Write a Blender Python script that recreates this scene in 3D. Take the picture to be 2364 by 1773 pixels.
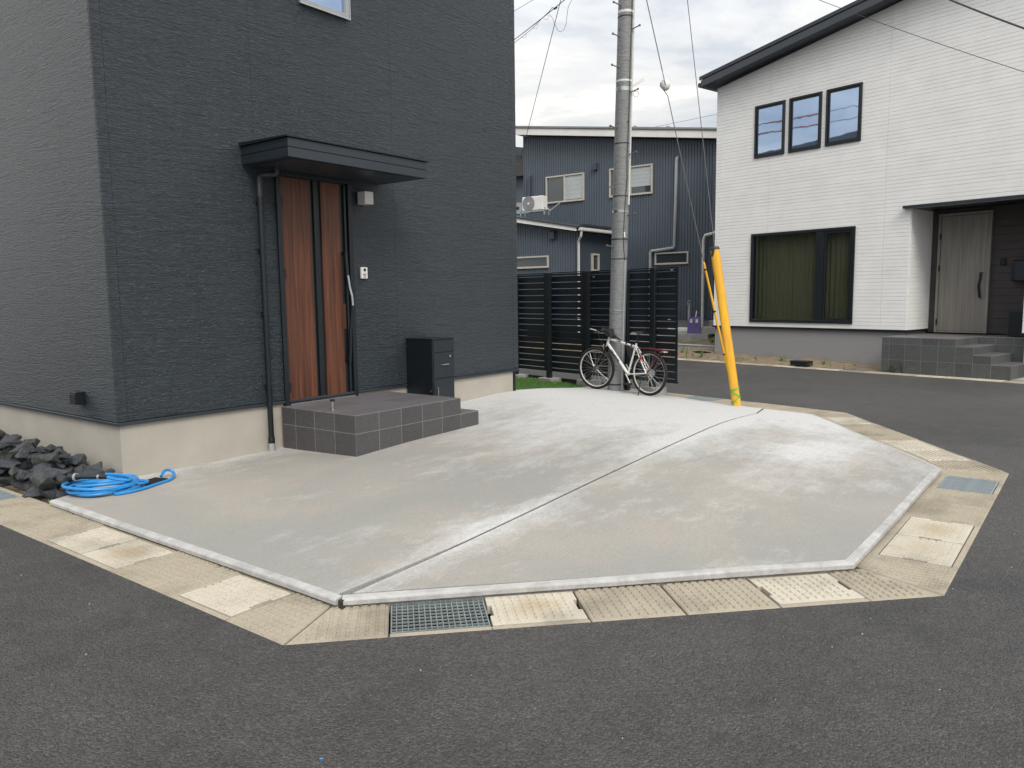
import bpy, bmesh, math, random
import numpy as np
from mathutils import Vector, Matrix
random.seed(7); rng = np.random.default_rng(7)
S = bpy.context.scene
for o in list(bpy.data.objects): bpy.data.objects.remove(o)
R = math.radians

# ---------------------------------------------------------------- camera, sky, sun, exposure
PW, PH, FPX = 2364, 1773, 1785.91
PITCH, ROLL, YAW_D, YAW_W = R(6.47388), R(-0.72018), R(37.4736), R(-39.0804)
CAM = Vector((0, 0, 1.5))
_f = Vector((0, math.cos(PITCH), -math.sin(PITCH))); _r = Vector((1, 0, 0)); _u = _r.cross(_f)
CR = math.cos(ROLL)*_r + math.sin(ROLL)*_u; CU = -math.sin(ROLL)*_r + math.cos(ROLL)*_u
cd = bpy.data.cameras.new('camera'); cam = bpy.data.objects.new('camera', cd); S.collection.objects.link(cam)
cd.sensor_width = 36; cd.lens = FPX/PW*36; cd.clip_end = 3000; cd.clip_start = .05
cam.matrix_world = Matrix(((CR.x, CU.x, -_f.x, CAM.x), (CR.y, CU.y, -_f.y, CAM.y), (CR.z, CU.z, -_f.z, CAM.z), (0, 0, 0, 1)))
S.camera = cam
S.render.resolution_x, S.render.resolution_y = 1024, 768

SUN_EL, SUN_AZ = R(44), R(163)          # azimuth clockwise from +Y (the camera's heading)
sl = bpy.data.lights.new('sun', 'SUN'); sl.energy = 1.5; sl.angle = R(22); sl.color = (1, .95, .88)
so = bpy.data.objects.new('sun', sl); S.collection.objects.link(so)
sd = Vector((math.sin(SUN_AZ)*math.cos(SUN_EL), math.cos(SUN_AZ)*math.cos(SUN_EL), math.sin(SUN_EL)))
so.rotation_euler = sd.to_track_quat('Z', 'Y').to_euler(); so.location = sd*40

wd_ = bpy.data.worlds.new('World'); S.world = wd_; wd_.use_nodes = True
nt = wd_.node_tree; N = nt.nodes; L = nt.links
for n in list(N): N.remove(n)
def nd(nt, t, **k):
    n = nt.nodes.new(t)
    for a, b in k.items(): setattr(n, a, b)
    return n
out = nd(nt, 'ShaderNodeOutputWorld'); bg = nd(nt, 'ShaderNodeBackground'); L.new(bg.outputs[0], out.inputs[0])
sky = nd(nt, 'ShaderNodeTexSky', sky_type='NISHITA'); sky.sun_disc = False
sky.sun_elevation = SUN_EL; sky.sun_rotation = SUN_AZ; sky.air_density = 1.2; sky.dust_density = 2.0
tc = nd(nt, 'ShaderNodeTexCoord'); sep = nd(nt, 'ShaderNodeSeparateXYZ'); L.new(tc.outputs['Generated'], sep.inputs[0])
def mth(nt, op, a, b=None, c=None):
    n = nt.nodes.new('ShaderNodeMath'); n.operation = op
    for i, v in enumerate((a, b, c)):
        if v is None: continue
        if isinstance(v, (int, float)): n.inputs[i].default_value = v
        else: nt.links.new(v, n.inputs[i])
    return n.outputs[0]
zc = mth(nt, 'MAXIMUM', sep.outputs[2], 0.0); den = mth(nt, 'ADD', zc, .16)
px_ = mth(nt, 'DIVIDE', sep.outputs[0], den); py_ = mth(nt, 'DIVIDE', sep.outputs[1], den)
cmb = nd(nt, 'ShaderNodeCombineXYZ'); L.new(px_, cmb.inputs[0]); L.new(py_, cmb.inputs[1])
def noise(nt, vec, scale, detail=4, rough=.5, dist=0, dim='3D'):
    n = nt.nodes.new('ShaderNodeTexNoise'); n.noise_dimensions = dim
    n.inputs['Scale'].default_value = scale; n.inputs['Detail'].default_value = detail
    n.inputs['Roughness'].default_value = rough; n.inputs['Distortion'].default_value = dist
    if vec is not None: nt.links.new(vec, n.inputs['Vector'])
    return n.outputs['Fac']
def ramp(nt, fac, stops):
    n = nt.nodes.new('ShaderNodeValToRGB'); e = n.color_ramp.elements
    while len(e) < len(stops): e.new(.5)
    for i, (p, c) in enumerate(stops):
        e[i].position = p; e[i].color = (*c, 1) if len(c) == 3 else c
    nt.links.new(fac, n.inputs[0]); return n.outputs[0]
def mixc(nt, fac, a, b, mode='MIX'):
    n = nt.nodes.new('ShaderNodeMix'); n.data_type = 'RGBA'; n.blend_type = mode
    for i, v in ((0, fac), (6, a), (7, b)):
        if isinstance(v, (int, float)): n.inputs[i].default_value = v
        elif isinstance(v, tuple): n.inputs[i].default_value = (*v, 1)
        else: nt.links.new(v, n.inputs[i])
    return n.outputs[2]
cl1 = noise(nt, cmb.outputs[0], 1.15, 8, .60, .35); cl2 = noise(nt, cmb.outputs[0], .33, 3, .5, .2)
cmix = mth(nt, 'ADD', mth(nt, 'MULTIPLY', cl1, .68), mth(nt, 'MULTIPLY', cl2, .32))
ccol = ramp(nt, cmix, [(.38, (.47, .50, .55)), (.47, (.60, .62, .645)), (.535, (.74, .735, .72)), (.61, (1.16, 1.10, .99))])
zen = mth(nt, 'MULTIPLY_ADD', zc, 1.35, .66)
cl = nd(nt, 'ShaderNodeVectorMath', operation='SCALE'); L.new(ccol, cl.inputs[0]); L.new(zen, cl.inputs['Scale'])
skys = nd(nt, 'ShaderNodeVectorMath', operation='SCALE'); L.new(sky.outputs[0], skys.inputs[0]); skys.inputs['Scale'].default_value = .075
cov = ramp(nt, cmix, [(.33, (.55, .55, .55)), (.48, (.93, .93, .93))])
L.new(mixc(nt, cov, skys.outputs[0], cl.outputs[0]), bg.inputs[0]); bg.inputs[1].default_value = 1.0

S.view_settings.view_transform = 'Standard'; S.view_settings.look = 'None'
S.view_settings.exposure = 0.46; S.view_settings.gamma = 1.0; S.view_settings.use_curve_mapping = False
S.render.engine = 'CYCLES'

# ---------------------------------------------------------------- pixel -> place helpers
def ray(x, y): return _f + CR*((x-PW/2)/FPX) - CU*((y-PH/2)/FPX)
def G(x, y, z=0.0):
    d = ray(x, y); return CAM + d*((z-CAM.z)/d.z)
def onplane(x, y, p, n):
    d = ray(x, y); return CAM + d*((Vector(p)-CAM).dot(n)/d.dot(n))
aD = math.pi/2 - YAW_D
O = Vector((-3.412, 6.640, 0))
FD = Matrix.Translation(O) @ Matrix.Rotation(aD, 4, 'Z')             # frame of the dark house: x along its front, y into it
FW = Matrix.Rotation(math.atan2(-math.cos(YAW_W), -math.sin(YAW_W)), 4, 'Z')   # frame of the side street: x along it, y across
FDi, FWi = FD.inverted(), FW.inverted()
vX = (FD.to_3x3() @ Vector((1, 0, 0))); vY = (FD.to_3x3() @ Vector((0, 1, 0)))
wS = (FW.to_3x3() @ Vector((1, 0, 0))); wN = (FW.to_3x3() @ Vector((0, 1, 0)))
def Dx(x, y, X): return FDi @ onplane(x, y, FD @ Vector((X, 0, 0)), vX)      # on plane x = X of the dark frame
def Dy(x, y, Y): return FDi @ onplane(x, y, FD @ Vector((0, Y, 0)), vY)
def Wn(x, y, n): return FWi @ onplane(x, y, FW @ Vector((0, n, 0)), wN)
def Gd(x, y, z=0): return FDi @ G(x, y, z)
def Gw(x, y, z=0): return FWi @ G(x, y, z)
def B6(a, b): return (1160+a*.2441, 280+b*.2441)
def B7(a, b): return (1480+a*.1356, 700+b*.1356)

# ---------------------------------------------------------------- mesh builder
class MB:
    def __init__(s): s.v = []; s.f = []
    def add(s, vs, fs):
        k = len(s.v); s.v += [tuple(v) for v in vs]; s.f += [tuple(i+k for i in f) for f in fs]; return s
    def box(s, x0, x1, y0, y1, z0, z1):
        return s.add([(x0,y0,z0),(x1,y0,z0),(x1,y1,z0),(x0,y1,z0),(x0,y0,z1),(x1,y0,z1),(x1,y1,z1),(x0,y1,z1)],
                     [(0,3,2,1),(4,5,6,7),(0,1,5,4),(1,2,6,5),(2,3,7,6),(3,0,4,7)])
    def prism(s, poly, a0, a1, axis='z'):
        n = len(poly)
        def P(p, a): return (p[0], p[1], a) if axis == 'z' else ((p[0], a, p[1]) if axis == 'y' else (a, p[0], p[1]))
        return s.add([P(p, a0) for p in poly]+[P(p, a1) for p in poly],
                     [tuple(range(n))[::-1], tuple(range(n, 2*n))]+[(i, (i+1) % n, (i+1) % n+n, i+n) for i in range(n)])
    def tube(s, pts, r, n=8, closed=False):
        P = [Vector(p) for p in pts]; m = len(P); rs = r if isinstance(r, (list, tuple)) else [r]*m
        vs = []; up = None
        for i in range(m):
            a = P[(i-1) % m] if (closed or i > 0) else P[i]; b = P[(i+1) % m] if (closed or i < m-1) else P[i]
            t = (b-a)
            t = t.normalized() if t.length > 1e-9 else Vector((0, 0, 1))
            if up is None: up = Vector((0, 0, 1)) if abs(t.z) < .9 else Vector((1, 0, 0))
            x = t.cross(up)
            if x.length < 1e-4: x = t.cross(Vector((.3, .7, .2)))
            x.normalize(); y = x.cross(t); up = y
            for k in range(n):
                c = 2*math.pi*k/n; vs.append(P[i]+(x*math.cos(c)+y*math.sin(c))*rs[i])
        fs = []
        for i in range(m if closed else m-1):
            j = (i+1) % m
            for k in range(n): fs.append((i*n+k, i*n+(k+1) % n, j*n+(k+1) % n, j*n+k))
        if not closed: fs += [tuple(range(n))[::-1], tuple(range((m-1)*n, m*n))]
        return s.add(vs, fs)
    def lathe(s, prof, n=20, org=(0,0,0), M3=None):
        vs = []
        for r, z in prof:
            for k in range(n):
                c = 2*math.pi*k/n; p = Vector((r*math.cos(c), r*math.sin(c), z))
                if M3: p = M3 @ p
                vs.append(p+Vector(org))
        fs = [(i*n+k, i*n+(k+1) % n, (i+1)*n+(k+1) % n, (i+1)*n+k) for i in range(len(prof)-1) for k in range(n)]
        fs += [tuple(range(n))[::-1], tuple(range((len(prof)-1)*n, len(prof)*n))]
        return s.add(vs, fs)
    def bump(s, cx, cy, a, b, z0, h, ins):
        return s.add([(cx-a,cy-b,z0),(cx+a,cy-b,z0),(cx+a,cy+b,z0),(cx-a,cy+b,z0),
                      (cx-a+ins,cy-b+ins,z0+h),(cx+a-ins,cy-b+ins,z0+h),(cx+a-ins,cy+b-ins,z0+h),(cx-a+ins,cy+b-ins,z0+h)],
                     [(4,5,6,7),(0,1,5,4),(1,2,6,5),(2,3,7,6),(3,0,4,7)])
    def obj(s, name, mat, parent=None, smooth=False, bevel=0, seg=1, M=None, kind=None, fix=True):
        me = bpy.data.meshes.new(name); me.from_pydata(s.v, [], s.f)
        bm = bmesh.new(); bm.from_mesh(me)
        if fix: bmesh.ops.recalc_face_normals(bm, faces=bm.faces)
        if bevel:
            es = [e for e in bm.edges if len(e.link_faces) == 2 and e.calc_face_angle(0) > .5]
            bmesh.ops.bevel(bm, geom=es, offset=bevel, segments=seg, affect='EDGES', profile=.5)
        bm.to_mesh(me); bm.free()
        if smooth:
            for p in me.polygons: p.use_smooth = True
            try: me.set_sharp_from_angle(angle=R(40))
            except Exception: pass
        return link(name, me, mat, parent, M, kind)
def link(name, me, mat, parent=None, M=None, kind=None):
    o = bpy.data.objects.new(name, me); S.collection.objects.link(o)
    if mat: me.materials.append(mat)
    if parent: o.parent = parent
    if M is not None:
        if parent: o.matrix_basis = M
        else: o.matrix_world = M
    if kind: o['kind'] = kind
    return o
def tag(o, label, cat, group=None):
    o['label'] = label; o['category'] = cat
    if group: o['group'] = group
    return o
def thing(name, label, cat, M, group=None):
    o = bpy.data.objects.new(name, None); S.collection.objects.link(o); o.matrix_world = M; o.empty_display_size = .2
    return tag(o, label, cat, group)
def box(name, mat, parent, *b, bevel=0, **k): return MB().box(*b).obj(name, mat, parent, bevel=bevel, **k)
def struct(o): o['kind'] = 'structure'; return o
T = Matrix.Translation

# ---------------------------------------------------------------- materials
def bsdf(name):
    m = bpy.data.materials.new(name); m.use_nodes = True; nt = m.node_tree
    return m, nt, nt.nodes['Principled BSDF']
def objco(nt, scale=(1, 1, 1), out='Object'):
    t = nt.nodes.new('ShaderNodeTexCoord'); mp = nt.nodes.new('ShaderNodeMapping'); mp.inputs['Scale'].default_value = scale
    nt.links.new(t.outputs[out], mp.inputs['Vector']); return mp.outputs[0]
def bumpn(nt, h, b, strength=.5, dist=.01):
    n = nt.nodes.new('ShaderNodeBump'); n.inputs['Strength'].default_value = strength; n.inputs['Distance'].default_value = dist
    nt.links.new(h, n.inputs['Height']); nt.links.new(n.outputs[0], b.inputs['Normal']); return n
def dark(c, k): return tuple(x*k for x in c)
def mat(name, col, rough=.6, var=.12, vs=3.0, metal=0, spec=.5, bump=0, bs=60, stretch=(1, 1, 1), col2=None, coat=0, detail=5, world=False):
    m, nt, b = bsdf(name)
    if world:
        g = nt.nodes.new('ShaderNodeNewGeometry'); mp = nt.nodes.new('ShaderNodeMapping'); mp.inputs['Scale'].default_value = stretch
        nt.links.new(g.outputs['Position'], mp.inputs['Vector']); v = mp.outputs[0]
    else: v = objco(nt, stretch)
    f = noise(nt, v, vs, detail, .6)
    c2 = col2 or dark(col, 1-var*2)
    nt.links.new(ramp(nt, f, [(.3, c2), (.7, dark(col, 1+var*.5) if not col2 else col)]), b.inputs['Base Color'])
    b.inputs['Roughness'].default_value = rough; b.inputs['Metallic'].default_value = metal
    b.inputs['Specular IOR Level'].default_value = spec; b.inputs['Coat Weight'].default_value = coat
    rf = nt.nodes.new('ShaderNodeMapRange'); rf.inputs['To Min'].default_value = max(0, rough-.08); rf.inputs['To Max'].default_value = min(1, rough+.08)
    nt.links.new(f, rf.inputs[0]); nt.links.new(rf.outputs[0], b.inputs['Roughness'])
    if bump: bumpn(nt, noise(nt, v, bs, 4, .6), b, 1.0, bump)
    return m
MT = {}
# asphalt
m, nt, b = bsdf('asphalt'); g = nt.nodes.new('ShaderNodeNewGeometry'); P = g.outputs['Position']
big = noise(nt, P, .42, 5, .62, .6); mid = noise(nt, P, 4.5, 6, .75); fine = noise(nt, P, 170, 3, .75); grn = noise(nt, P, .23, 3, .5)
base = mixc(nt, ramp(nt, big, [(.36, (0, 0, 0)), (.64, (1, 1, 1))]), (.043, .043, .044), (.080, .075, .073))
base = mixc(nt, ramp(nt, grn, [(.52, (0, 0, 0)), (.66, (.55, .55, .55))]), base, (.050, .056, .051))
base = mixc(nt, ramp(nt, mid, [(.40, (0, 0, 0)), (.72, (.55, .55, .55))]), base, (.098, .090, .086))
def vnode(sc):
    v_ = nt.nodes.new('ShaderNodeTexVoronoi'); v_.inputs['Scale'].default_value = sc; nt.links.new(P, v_.inputs['Vector']); return v_
vor = vnode(95); vorb = vnode(240)
spk = ramp(nt, vor.outputs['Color'], [(0.0, (.58, .58, .58)), (.45, (.94, .94, .94)), (.80, (1.2, 1.19, 1.18)), (.96, (1.6, 1.57, 1.53))])
spk2 = ramp(nt, vorb.outputs['Color'], [(0.0, (.62, .62, .62)), (.6, (1, 1, 1)), (.95, (1.5, 1.48, 1.45))])
c = mixc(nt, 1.0, mixc(nt, 1.0, base, spk, 'MULTIPLY'), spk2, 'MULTIPLY')
v2 = vnode(22)
dot = ramp(nt, v2.outputs['Distance'], [(.05, (1, 1, 1)), (.11, (0, 0, 0))])
pick = ramp(nt, v2.outputs['Color'], [(.88, (0, 0, 0)), (.95, (.7, .7, .7))])
c = mixc(nt, mixc(nt, 1.0, dot, pick, 'MULTIPLY'), c, (.27, .255, .235))
nt.links.new(c, b.inputs['Base Color']); b.inputs['Roughness'].default_value = .66; b.inputs['Specular IOR Level'].default_value = .5
hh = mth(nt, 'ADD', mth(nt, 'MULTIPLY', vor.outputs['Distance'], -1.0), mth(nt, 'MULTIPLY', fine, .6))
bumpn(nt, hh, b, 1.0, .012); MT['asphalt'] = m
# concrete slab (white bloom painted per vertex as wear)
m, nt, b = bsdf('concrete_slab'); v = objco(nt)
n1 = noise(nt, objco(nt, (.85, 1.25, 1)), .9, 10, .74, .15); n2 = noise(nt, v, .55, 5, .6, .3); n3 = noise(nt, v, 70, 3, .7); n4 = noise(nt, objco(nt, (1, 2.0, 1)), 3.2, 10, .80, .2)
at = nt.nodes.new('ShaderNodeAttribute'); at.attribute_name = 'bloom'
fac = mth(nt, 'ADD', mth(nt, 'ADD', mth(nt, 'MULTIPLY', n1, .70), mth(nt, 'MULTIPLY', n4, .55)), mth(nt, 'MULTIPLY', at.outputs['Fac'], .34))
tan = mixc(nt, ramp(nt, n2, [(.40, (0, 0, 0)), (.60, (1, 1, 1))]), (.272, .273, .255), (.335, .310, .276))
c = mixc(nt, ramp(nt, fac, [(.53, (0, 0, 0)), (.66, (.40, .40, .40)), (.82, (1, 1, 1))]), tan, (.53, .53, .525))
pk = ramp(nt, noise(nt, v, 1.7, 3, .5), [(.60, (0, 0, 0)), (.75, (.22, .22, .22))])
c = mixc(nt, pk, c, (.44, .33, .25))
c = mixc(nt, ramp(nt, n3, [(.3, (.5, .5, .5)), (.55, (0, 0, 0))]), c, (.20, .19, .17))
nt.links.new(c, b.inputs['Base Color']); b.inputs['Roughness'].default_value = .85; b.inputs['Specular IOR Level'].default_value = .3
bumpn(nt, mth(nt, 'ADD', mth(nt, 'MULTIPLY', n3, .5), n4), b, .5, .004); MT['slab'] = m
MT['lip'] = mat('slab_edge_concrete', (.47, .47, .465), .8, .10, 10, bump=.004, bs=60, col2=(.30, .295, .285), detail=9)
MT['found'] = mat('foundation_render', (.42, .395, .345), .85, .06, 2.5, bump=.0012, bs=160, col2=(.36, .335, .29))
MT['found_grey'] = mat('grey_foundation_render', (.235, .235, .24), .85, .08, 1.2, bump=.001, bs=120)
# soil splashed foundation of the white house: mud stain rises from the soil
m, nt, b = bsdf('mud_splashed_foundation'); v = objco(nt); sp = nt.nodes.new('ShaderNodeSeparateXYZ'); nt.links.new(v, sp.inputs[0])
hgt = mth(nt, 'SUBTRACT', mth(nt, 'MULTIPLY_ADD', noise(nt, objco(nt, (1, 1, .3)), 1.6, 5, .6), .55, .12), sp.outputs[2])
c = mixc(nt, ramp(nt, hgt, [(.30, (0, 0, 0)), (.62, (.75, .75, .75))]), (.25, .25, .26), (.20, .155, .105))
nt.links.new(c, b.inputs['Base Color']); b.inputs['Roughness'].default_value = .85; MT['mud'] = m
# dark embossed siding
def siding(name, c1, c2, rough):
    m, nt, b = bsdf(name); v = objco(nt); sp = nt.nodes.new('ShaderNodeSeparateXYZ'); nt.links.new(v, sp.inputs[0])
    u = mth(nt, 'ADD', sp.outputs[0], sp.outputs[1])
    def uv(su, sz):
        cb = nt.nodes.new('ShaderNodeCombineXYZ'); nt.links.new(mth(nt, 'MULTIPLY', u, su), cb.inputs[0]); nt.links.new(mth(nt, 'MULTIPLY', sp.outputs[2], sz), cb.inputs[1]); return cb.outputs[0]
    a = noise(nt, uv(9, 66), 1.0, 3, .55, .25, '2D'); w = noise(nt, uv(28, 140), 1.0, 2, .6, .2, '2D'); e = noise(nt, uv(1.3, 19), 1.0, 2, .5, .2, '2D')
    r1 = mth(nt, 'ABSOLUTE', mth(nt, 'SUBTRACT', a, .5)); r2 = mth(nt, 'ABSOLUTE', mth(nt, 'SUBTRACT', w, .5))
    r3 = mth(nt, 'ABSOLUTE', mth(nt, 'SUBTRACT', e, .5))
    h = mth(nt, 'ADD', mth(nt, 'ADD', mth(nt, 'MULTIPLY', mth(nt, 'MINIMUM', r1, .16), 3.2), mth(nt, 'MULTIPLY', r2, 1.0)), mth(nt, 'MULTIPLY', mth(nt, 'MINIMUM', r3, .05), 7))
    bumpn(nt, h, b, 1.0, .017)
    nt.links.new(mixc(nt, ramp(nt, h, [(.25, (0, 0, 0)), (.9, (1, 1, 1))]), c1, c2), b.inputs['Base Color'])
    b.inputs['Roughness'].default_value = rough; b.inputs['Specular IOR Level'].default_value = .7; b.inputs['Coat Weight'].default_value = .27; b.inputs['Coat Roughness'].default_value = .4; return m
MT['siding'] = siding('dark_embossed_siding', (.012, .022, .031), (.028, .044, .059), .38)
MT['navy'] = mat('dark_navy_metal', (.013, .021, .029), .42, .10, 4, spec=.5)
MT['canopy'] = mat('canopy_metal', (.026, .034, .044), .38, .08, 3, spec=.5)
MT['black'] = mat('black_metal', (.006, .010, .014), .4, .1, 5)
MT['fence'] = mat('black_aluminium', (.0055, .0095, .014), .45, .1, 4)
MT['rubber'] = mat('black_rubber', (.012, .012, .012), .75, .1, 30)
MT['steel'] = mat('brushed_steel', (.55, .55, .54), .32, .1, 40, metal=1)
MT['galv'] = mat('galvanised_steel', (.46, .52, .52), .42, .15, 14, metal=.7)
MT['galv_far'] = mat('weathered_galvanised_steel', (.42, .48, .51), .5, .2, 14, metal=.5)
MT['white'] = mat('white_plastic', (.72, .71, .68), .5, .05, 6)
MT['whitewall'] = mat('white_siding', (.82, .82, .81), .55, .04, 2.5, bump=.0006, bs=90)
MT['whitetrim'] = mat('white_metal_trim', (.76, .75, .72), .5, .06, 2)
MT['cream'] = mat('champagne_frame', (.50, .47, .41), .45, .06, 6)
MT['bluewall'] = mat('blue_grey_cladding', (.082, .104, .130), .45, .07, 1.2)
MT['bluedark'] = mat('dark_blue_wall', (.048, .062, .079), .5, .07, 1.2)
MT['roofdark'] = mat('dark_roof_metal', (.045, .055, .066), .42, .1, 1.5)
MT['brownwall'] = mat('dark_brown_siding', (.050, .044, .043), .55, .12, 2)
MT['pipe_grey'] = mat('grey_pvc', (.33, .35, .37), .5, .08, 6)
MT['pipe_white'] = mat('white_pvc', (.60, .59, .56), .5, .06, 6)
MT['yellow'] = mat('yellow_guard_plastic', (.80, .43, .018), .48, .06, 5, col2=(.60, .30, .025), stretch=(3, 3, .5), detail=9)
MT['green'] = mat('green_tape', (.17, .42, .06), .45, .15, 20)
MT['hose'] = mat('blue_hose', (.018, .235, .58), .38, .05, 5)
MT['grout'] = mat('grout', (.27, .27, .26), .85, .1, 20)
MT['soil'] = mat('sandy_soil', (.24, .19, .125), .95, .2, 5, bump=.02, bs=18, col2=(.13, .10, .065))
MT['block'] = mat('concrete_block', (.36, .36, .345), .85, .1, 6, bump=.003, bs=50, col2=(.24, .24, .225))
MT['rock'] = mat('dark_slate_rock', (.075, .085, .098), .5, .2, 5, bump=.02, bs=11, col2=(.018, .022, .028))
MT['rock2'] = mat('greenish_slate_rock', (.10, .105, .095), .55, .2, 5, bump=.02, bs=11, col2=(.03, .035, .035))
MT['joint'] = mat('dark_joint_and_cavity', (.035, .032, .031), .8, .2, 20)
MT['purple'] = mat('purple_plastic', (.12, .09, .26), .5, .1, 6)
MT['maroon'] = mat('maroon_metal', (.10, .012, .03), .4, .1, 8)
MT['bikewhite'] = mat('white_bike_paint', (.72, .72, .70), .28, .04, 8, coat=.3)
MT['red'] = mat('red_reflector', (.5, .02, .03), .3, .1, 8)
MT['seatgreen'] = mat('pale_green_trim', (.33, .42, .26), .5, .1, 8)
MT['bag'] = mat('black_nylon', (.022, .022, .027), .75, .15, 20, bump=.002, bs=90)
MT['wire'] = mat('black_cable', (.030, .028, .034), .6, .1, 5)
MT['gwire'] = mat('guy_strand', (.16, .16, .17), .5, .1, 5, metal=.4)
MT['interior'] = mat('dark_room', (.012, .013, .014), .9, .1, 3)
# gutter concrete
def gutter(name, c1, c2, stain):
    m, nt, b = bsdf(name); v = objco(nt); g = nt.nodes.new('ShaderNodeNewGeometry')
    f = noise(nt, g.outputs['Position'], 7, 6, .65); f2 = noise(nt, g.outputs['Position'], 90, 3, .7); f3 = noise(nt, g.outputs['Position'], 2.2, 4, .6)
    c = mixc(nt, f, c1, c2)
    c = mixc(nt, ramp(nt, f3, [(.48, (0, 0, 0)), (.66, (.75, .75, .75))]), c, dark(c1, .70))
    c = mixc(nt, ramp(nt, f2, [(.30, (.6, .6, .6)), (.48, (0, 0, 0))]), c, dark(c1, .6))
    if stain:
        n = nt.nodes.new('ShaderNodeVectorMath'); n.operation = 'LENGTH'
        mp = nt.nodes.new('ShaderNodeMapping'); mp.inputs['Scale'].default_value = (4.2, 5.6, 1); nt.links.new(v, mp.inputs['Vector']); nt.links.new(mp.outputs[0], n.inputs[0])
        d = mth(nt, 'ADD', n.outputs['Value'], mth(nt, 'MULTIPLY_ADD', noise(nt, v, 9, 4, .6), .9, -.45))
        c = mixc(nt, ramp(nt, d, [(.18, (stain, stain, stain)), (.85, (0, 0, 0))]), c, (.33, .24, .13))
    nt.links.new(c, b.inputs['Base Color']); b.inputs['Roughness'].default_value = .88; b.inputs['Specular IOR Level'].default_value = .3
    bumpn(nt, f2, b, .5, .003); return m
MT['gblock'] = gutter('tan_gutter_concrete', (.30, .265, .205), (.405, .362, .285), 0)
MT['glid'] = gutter('pale_gutter_lid', (.43, .395, .325), (.54, .50, .42), 0)
MT['glid_st'] = gutter('stained_gutter_lid', (.43, .395, .325), (.54, .50, .42), .5)
MT['glid_lt'] = gutter('lightly_stained_gutter_lid', (.42, .385, .315), (.53, .49, .41), .28)
# tiles
def tilem(name, c1, c2, sx=(6, 6, 22)):
    m, nt, b = bsdf(name); v = objco(nt, sx); f = noise(nt, v, 4, 6, .72, .8); oi = nt.nodes.new('ShaderNodeObjectInfo')
    k = nt.nodes.new('ShaderNodeMapRange'); k.inputs['To Min'].default_value = .86; k.inputs['To Max'].default_value = 1.12; nt.links.new(oi.outputs['Random'], k.inputs[0])
    c = ramp(nt, f, [(.3, c1), (.62, c2), (.75, dark(c2, 1.5))])
    sc = nt.nodes.new('ShaderNodeVectorMath'); sc.operation = 'SCALE'; nt.links.new(c, sc.inputs[0]); nt.links.new(k.outputs[0], sc.inputs['Scale'])
    nt.links.new(sc.outputs[0], b.inputs['Base Color']); b.inputs['Roughness'].default_value = .55
    bumpn(nt, f, b, .4, .004); return m
MT['tile'] = tilem('charcoal_tile', (.050, .048, .052), (.085, .080, .086))
MT['tiletop'] = tilem('charcoal_tread_tile', (.085, .080, .085), (.13, .12, .128), (8, 8, 8))
MT['tileg'] = tilem('grey_green_tile', (.060, .065, .066), (.088, .094, .094), (6, 6, 6))
# wood
def wood(name, c1, c2, c3, rough):
    m, nt, b = bsdf(name); f = noise(nt, objco(nt, (16, 16, .55)), 1.6, 6, .62, .35); f2 = noise(nt, objco(nt, (90, 90, 1.2)), 1, 3, .6)
    c = ramp(nt, f, [(.28, c1), (.5, c2), (.72, c3)])
    c = mixc(nt, ramp(nt, f2, [(.35, (.35, .35, .35)), (.6, (0, 0, 0))]), c, c1)
    nt.links.new(c, b.inputs['Base Color']); b.inputs['Roughness'].default_value = rough; bumpn(nt, f2, b, .2, .001); return m
MT['wood'] = wood('red_brown_wood', (.034, .011, .006), (.105, .034, .016), (.185, .069, .032), .48)
MT['greywood'] = wood('grey_wood', (.17, .155, .135), (.235, .22, .20), (.30, .285, .26), .55)
# pole wrap
m, nt, b = bsdf('pole_wrap'); v = objco(nt, (7, 7, 34)); f = noise(nt, v, 1.0, 4, .6, 1.2); f2 = noise(nt, objco(nt, (3, 3, .6)), 1.0, 4, .6)
c = mixc(nt, f2, (.17, .18, .185), (.235, .245, .245)); c = mixc(nt, ramp(nt, f, [(.34, (.7, .7, .7)), (.5, (0, 0, 0))]), c, (.115, .122, .127))
nt.links.new(c, b.inputs['Base Color']); b.inputs['Roughness'].default_value = .5
bumpn(nt, f, b, .8, .012); MT['pole'] = m
# glass
def glass(name, col, rough=.03, trans=.6, coat=0):
    m, nt, b = bsdf(name); b.inputs['Base Color'].default_value = (*col, 1); b.inputs['Roughness'].default_value = rough
    b.inputs['Transmission Weight'].default_value = trans; b.inputs['IOR'].default_value = 1.5; b.inputs['Specular IOR Level'].default_value = .8
    bumpn(nt, noise(nt, objco(nt), 1.8, 2, .5), b, .05, .02); return m
MT['glass'] = glass('window_glass', (.72, .78, .70), .02, 1.0)
MT['mirror'] = glass('sky_tinted_window_glass', (.10, .13, .17), .02, 0); MT['mirror'].node_tree.nodes['Principled BSDF'].inputs['Metallic'].default_value = .9
MT['mirror'].node_tree.nodes['Principled BSDF'].inputs['Base Color'].default_value = (.46, .58, .76, 1)  # blue of the reflected sky put into the glass colour
MT['bglass'] = glass('house_glass', (.04, .05, .055), .03, 0); MT['bglass'].node_tree.nodes['Principled BSDF'].inputs['Coat Weight'].default_value = 1
MT['curtain'] = mat('olive_curtain', (.27, .255, .185), .9, .1, 3, stretch=(1, 1, .1))
MT['blind'] = mat('pale_blind', (.42, .46, .46), .8, .06, 3)
MT['lampglass'] = mat('opal_lamp_glass', (.66, .66, .65), .35, .03, 4)
MT['turf'] = mat('turf_base', (.05, .125, .02), .9, .2, 8)
m, nt, b = bsdf('grass_blade'); f = noise(nt, objco(nt), 6, 4, .7)
nt.links.new(ramp(nt, f, [(.3, (.045, .13, .018)), (.7, (.10, .23, .04))]), b.inputs['Base Color']); b.inputs['Roughness'].default_value = .6; MT['blade'] = m
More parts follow.
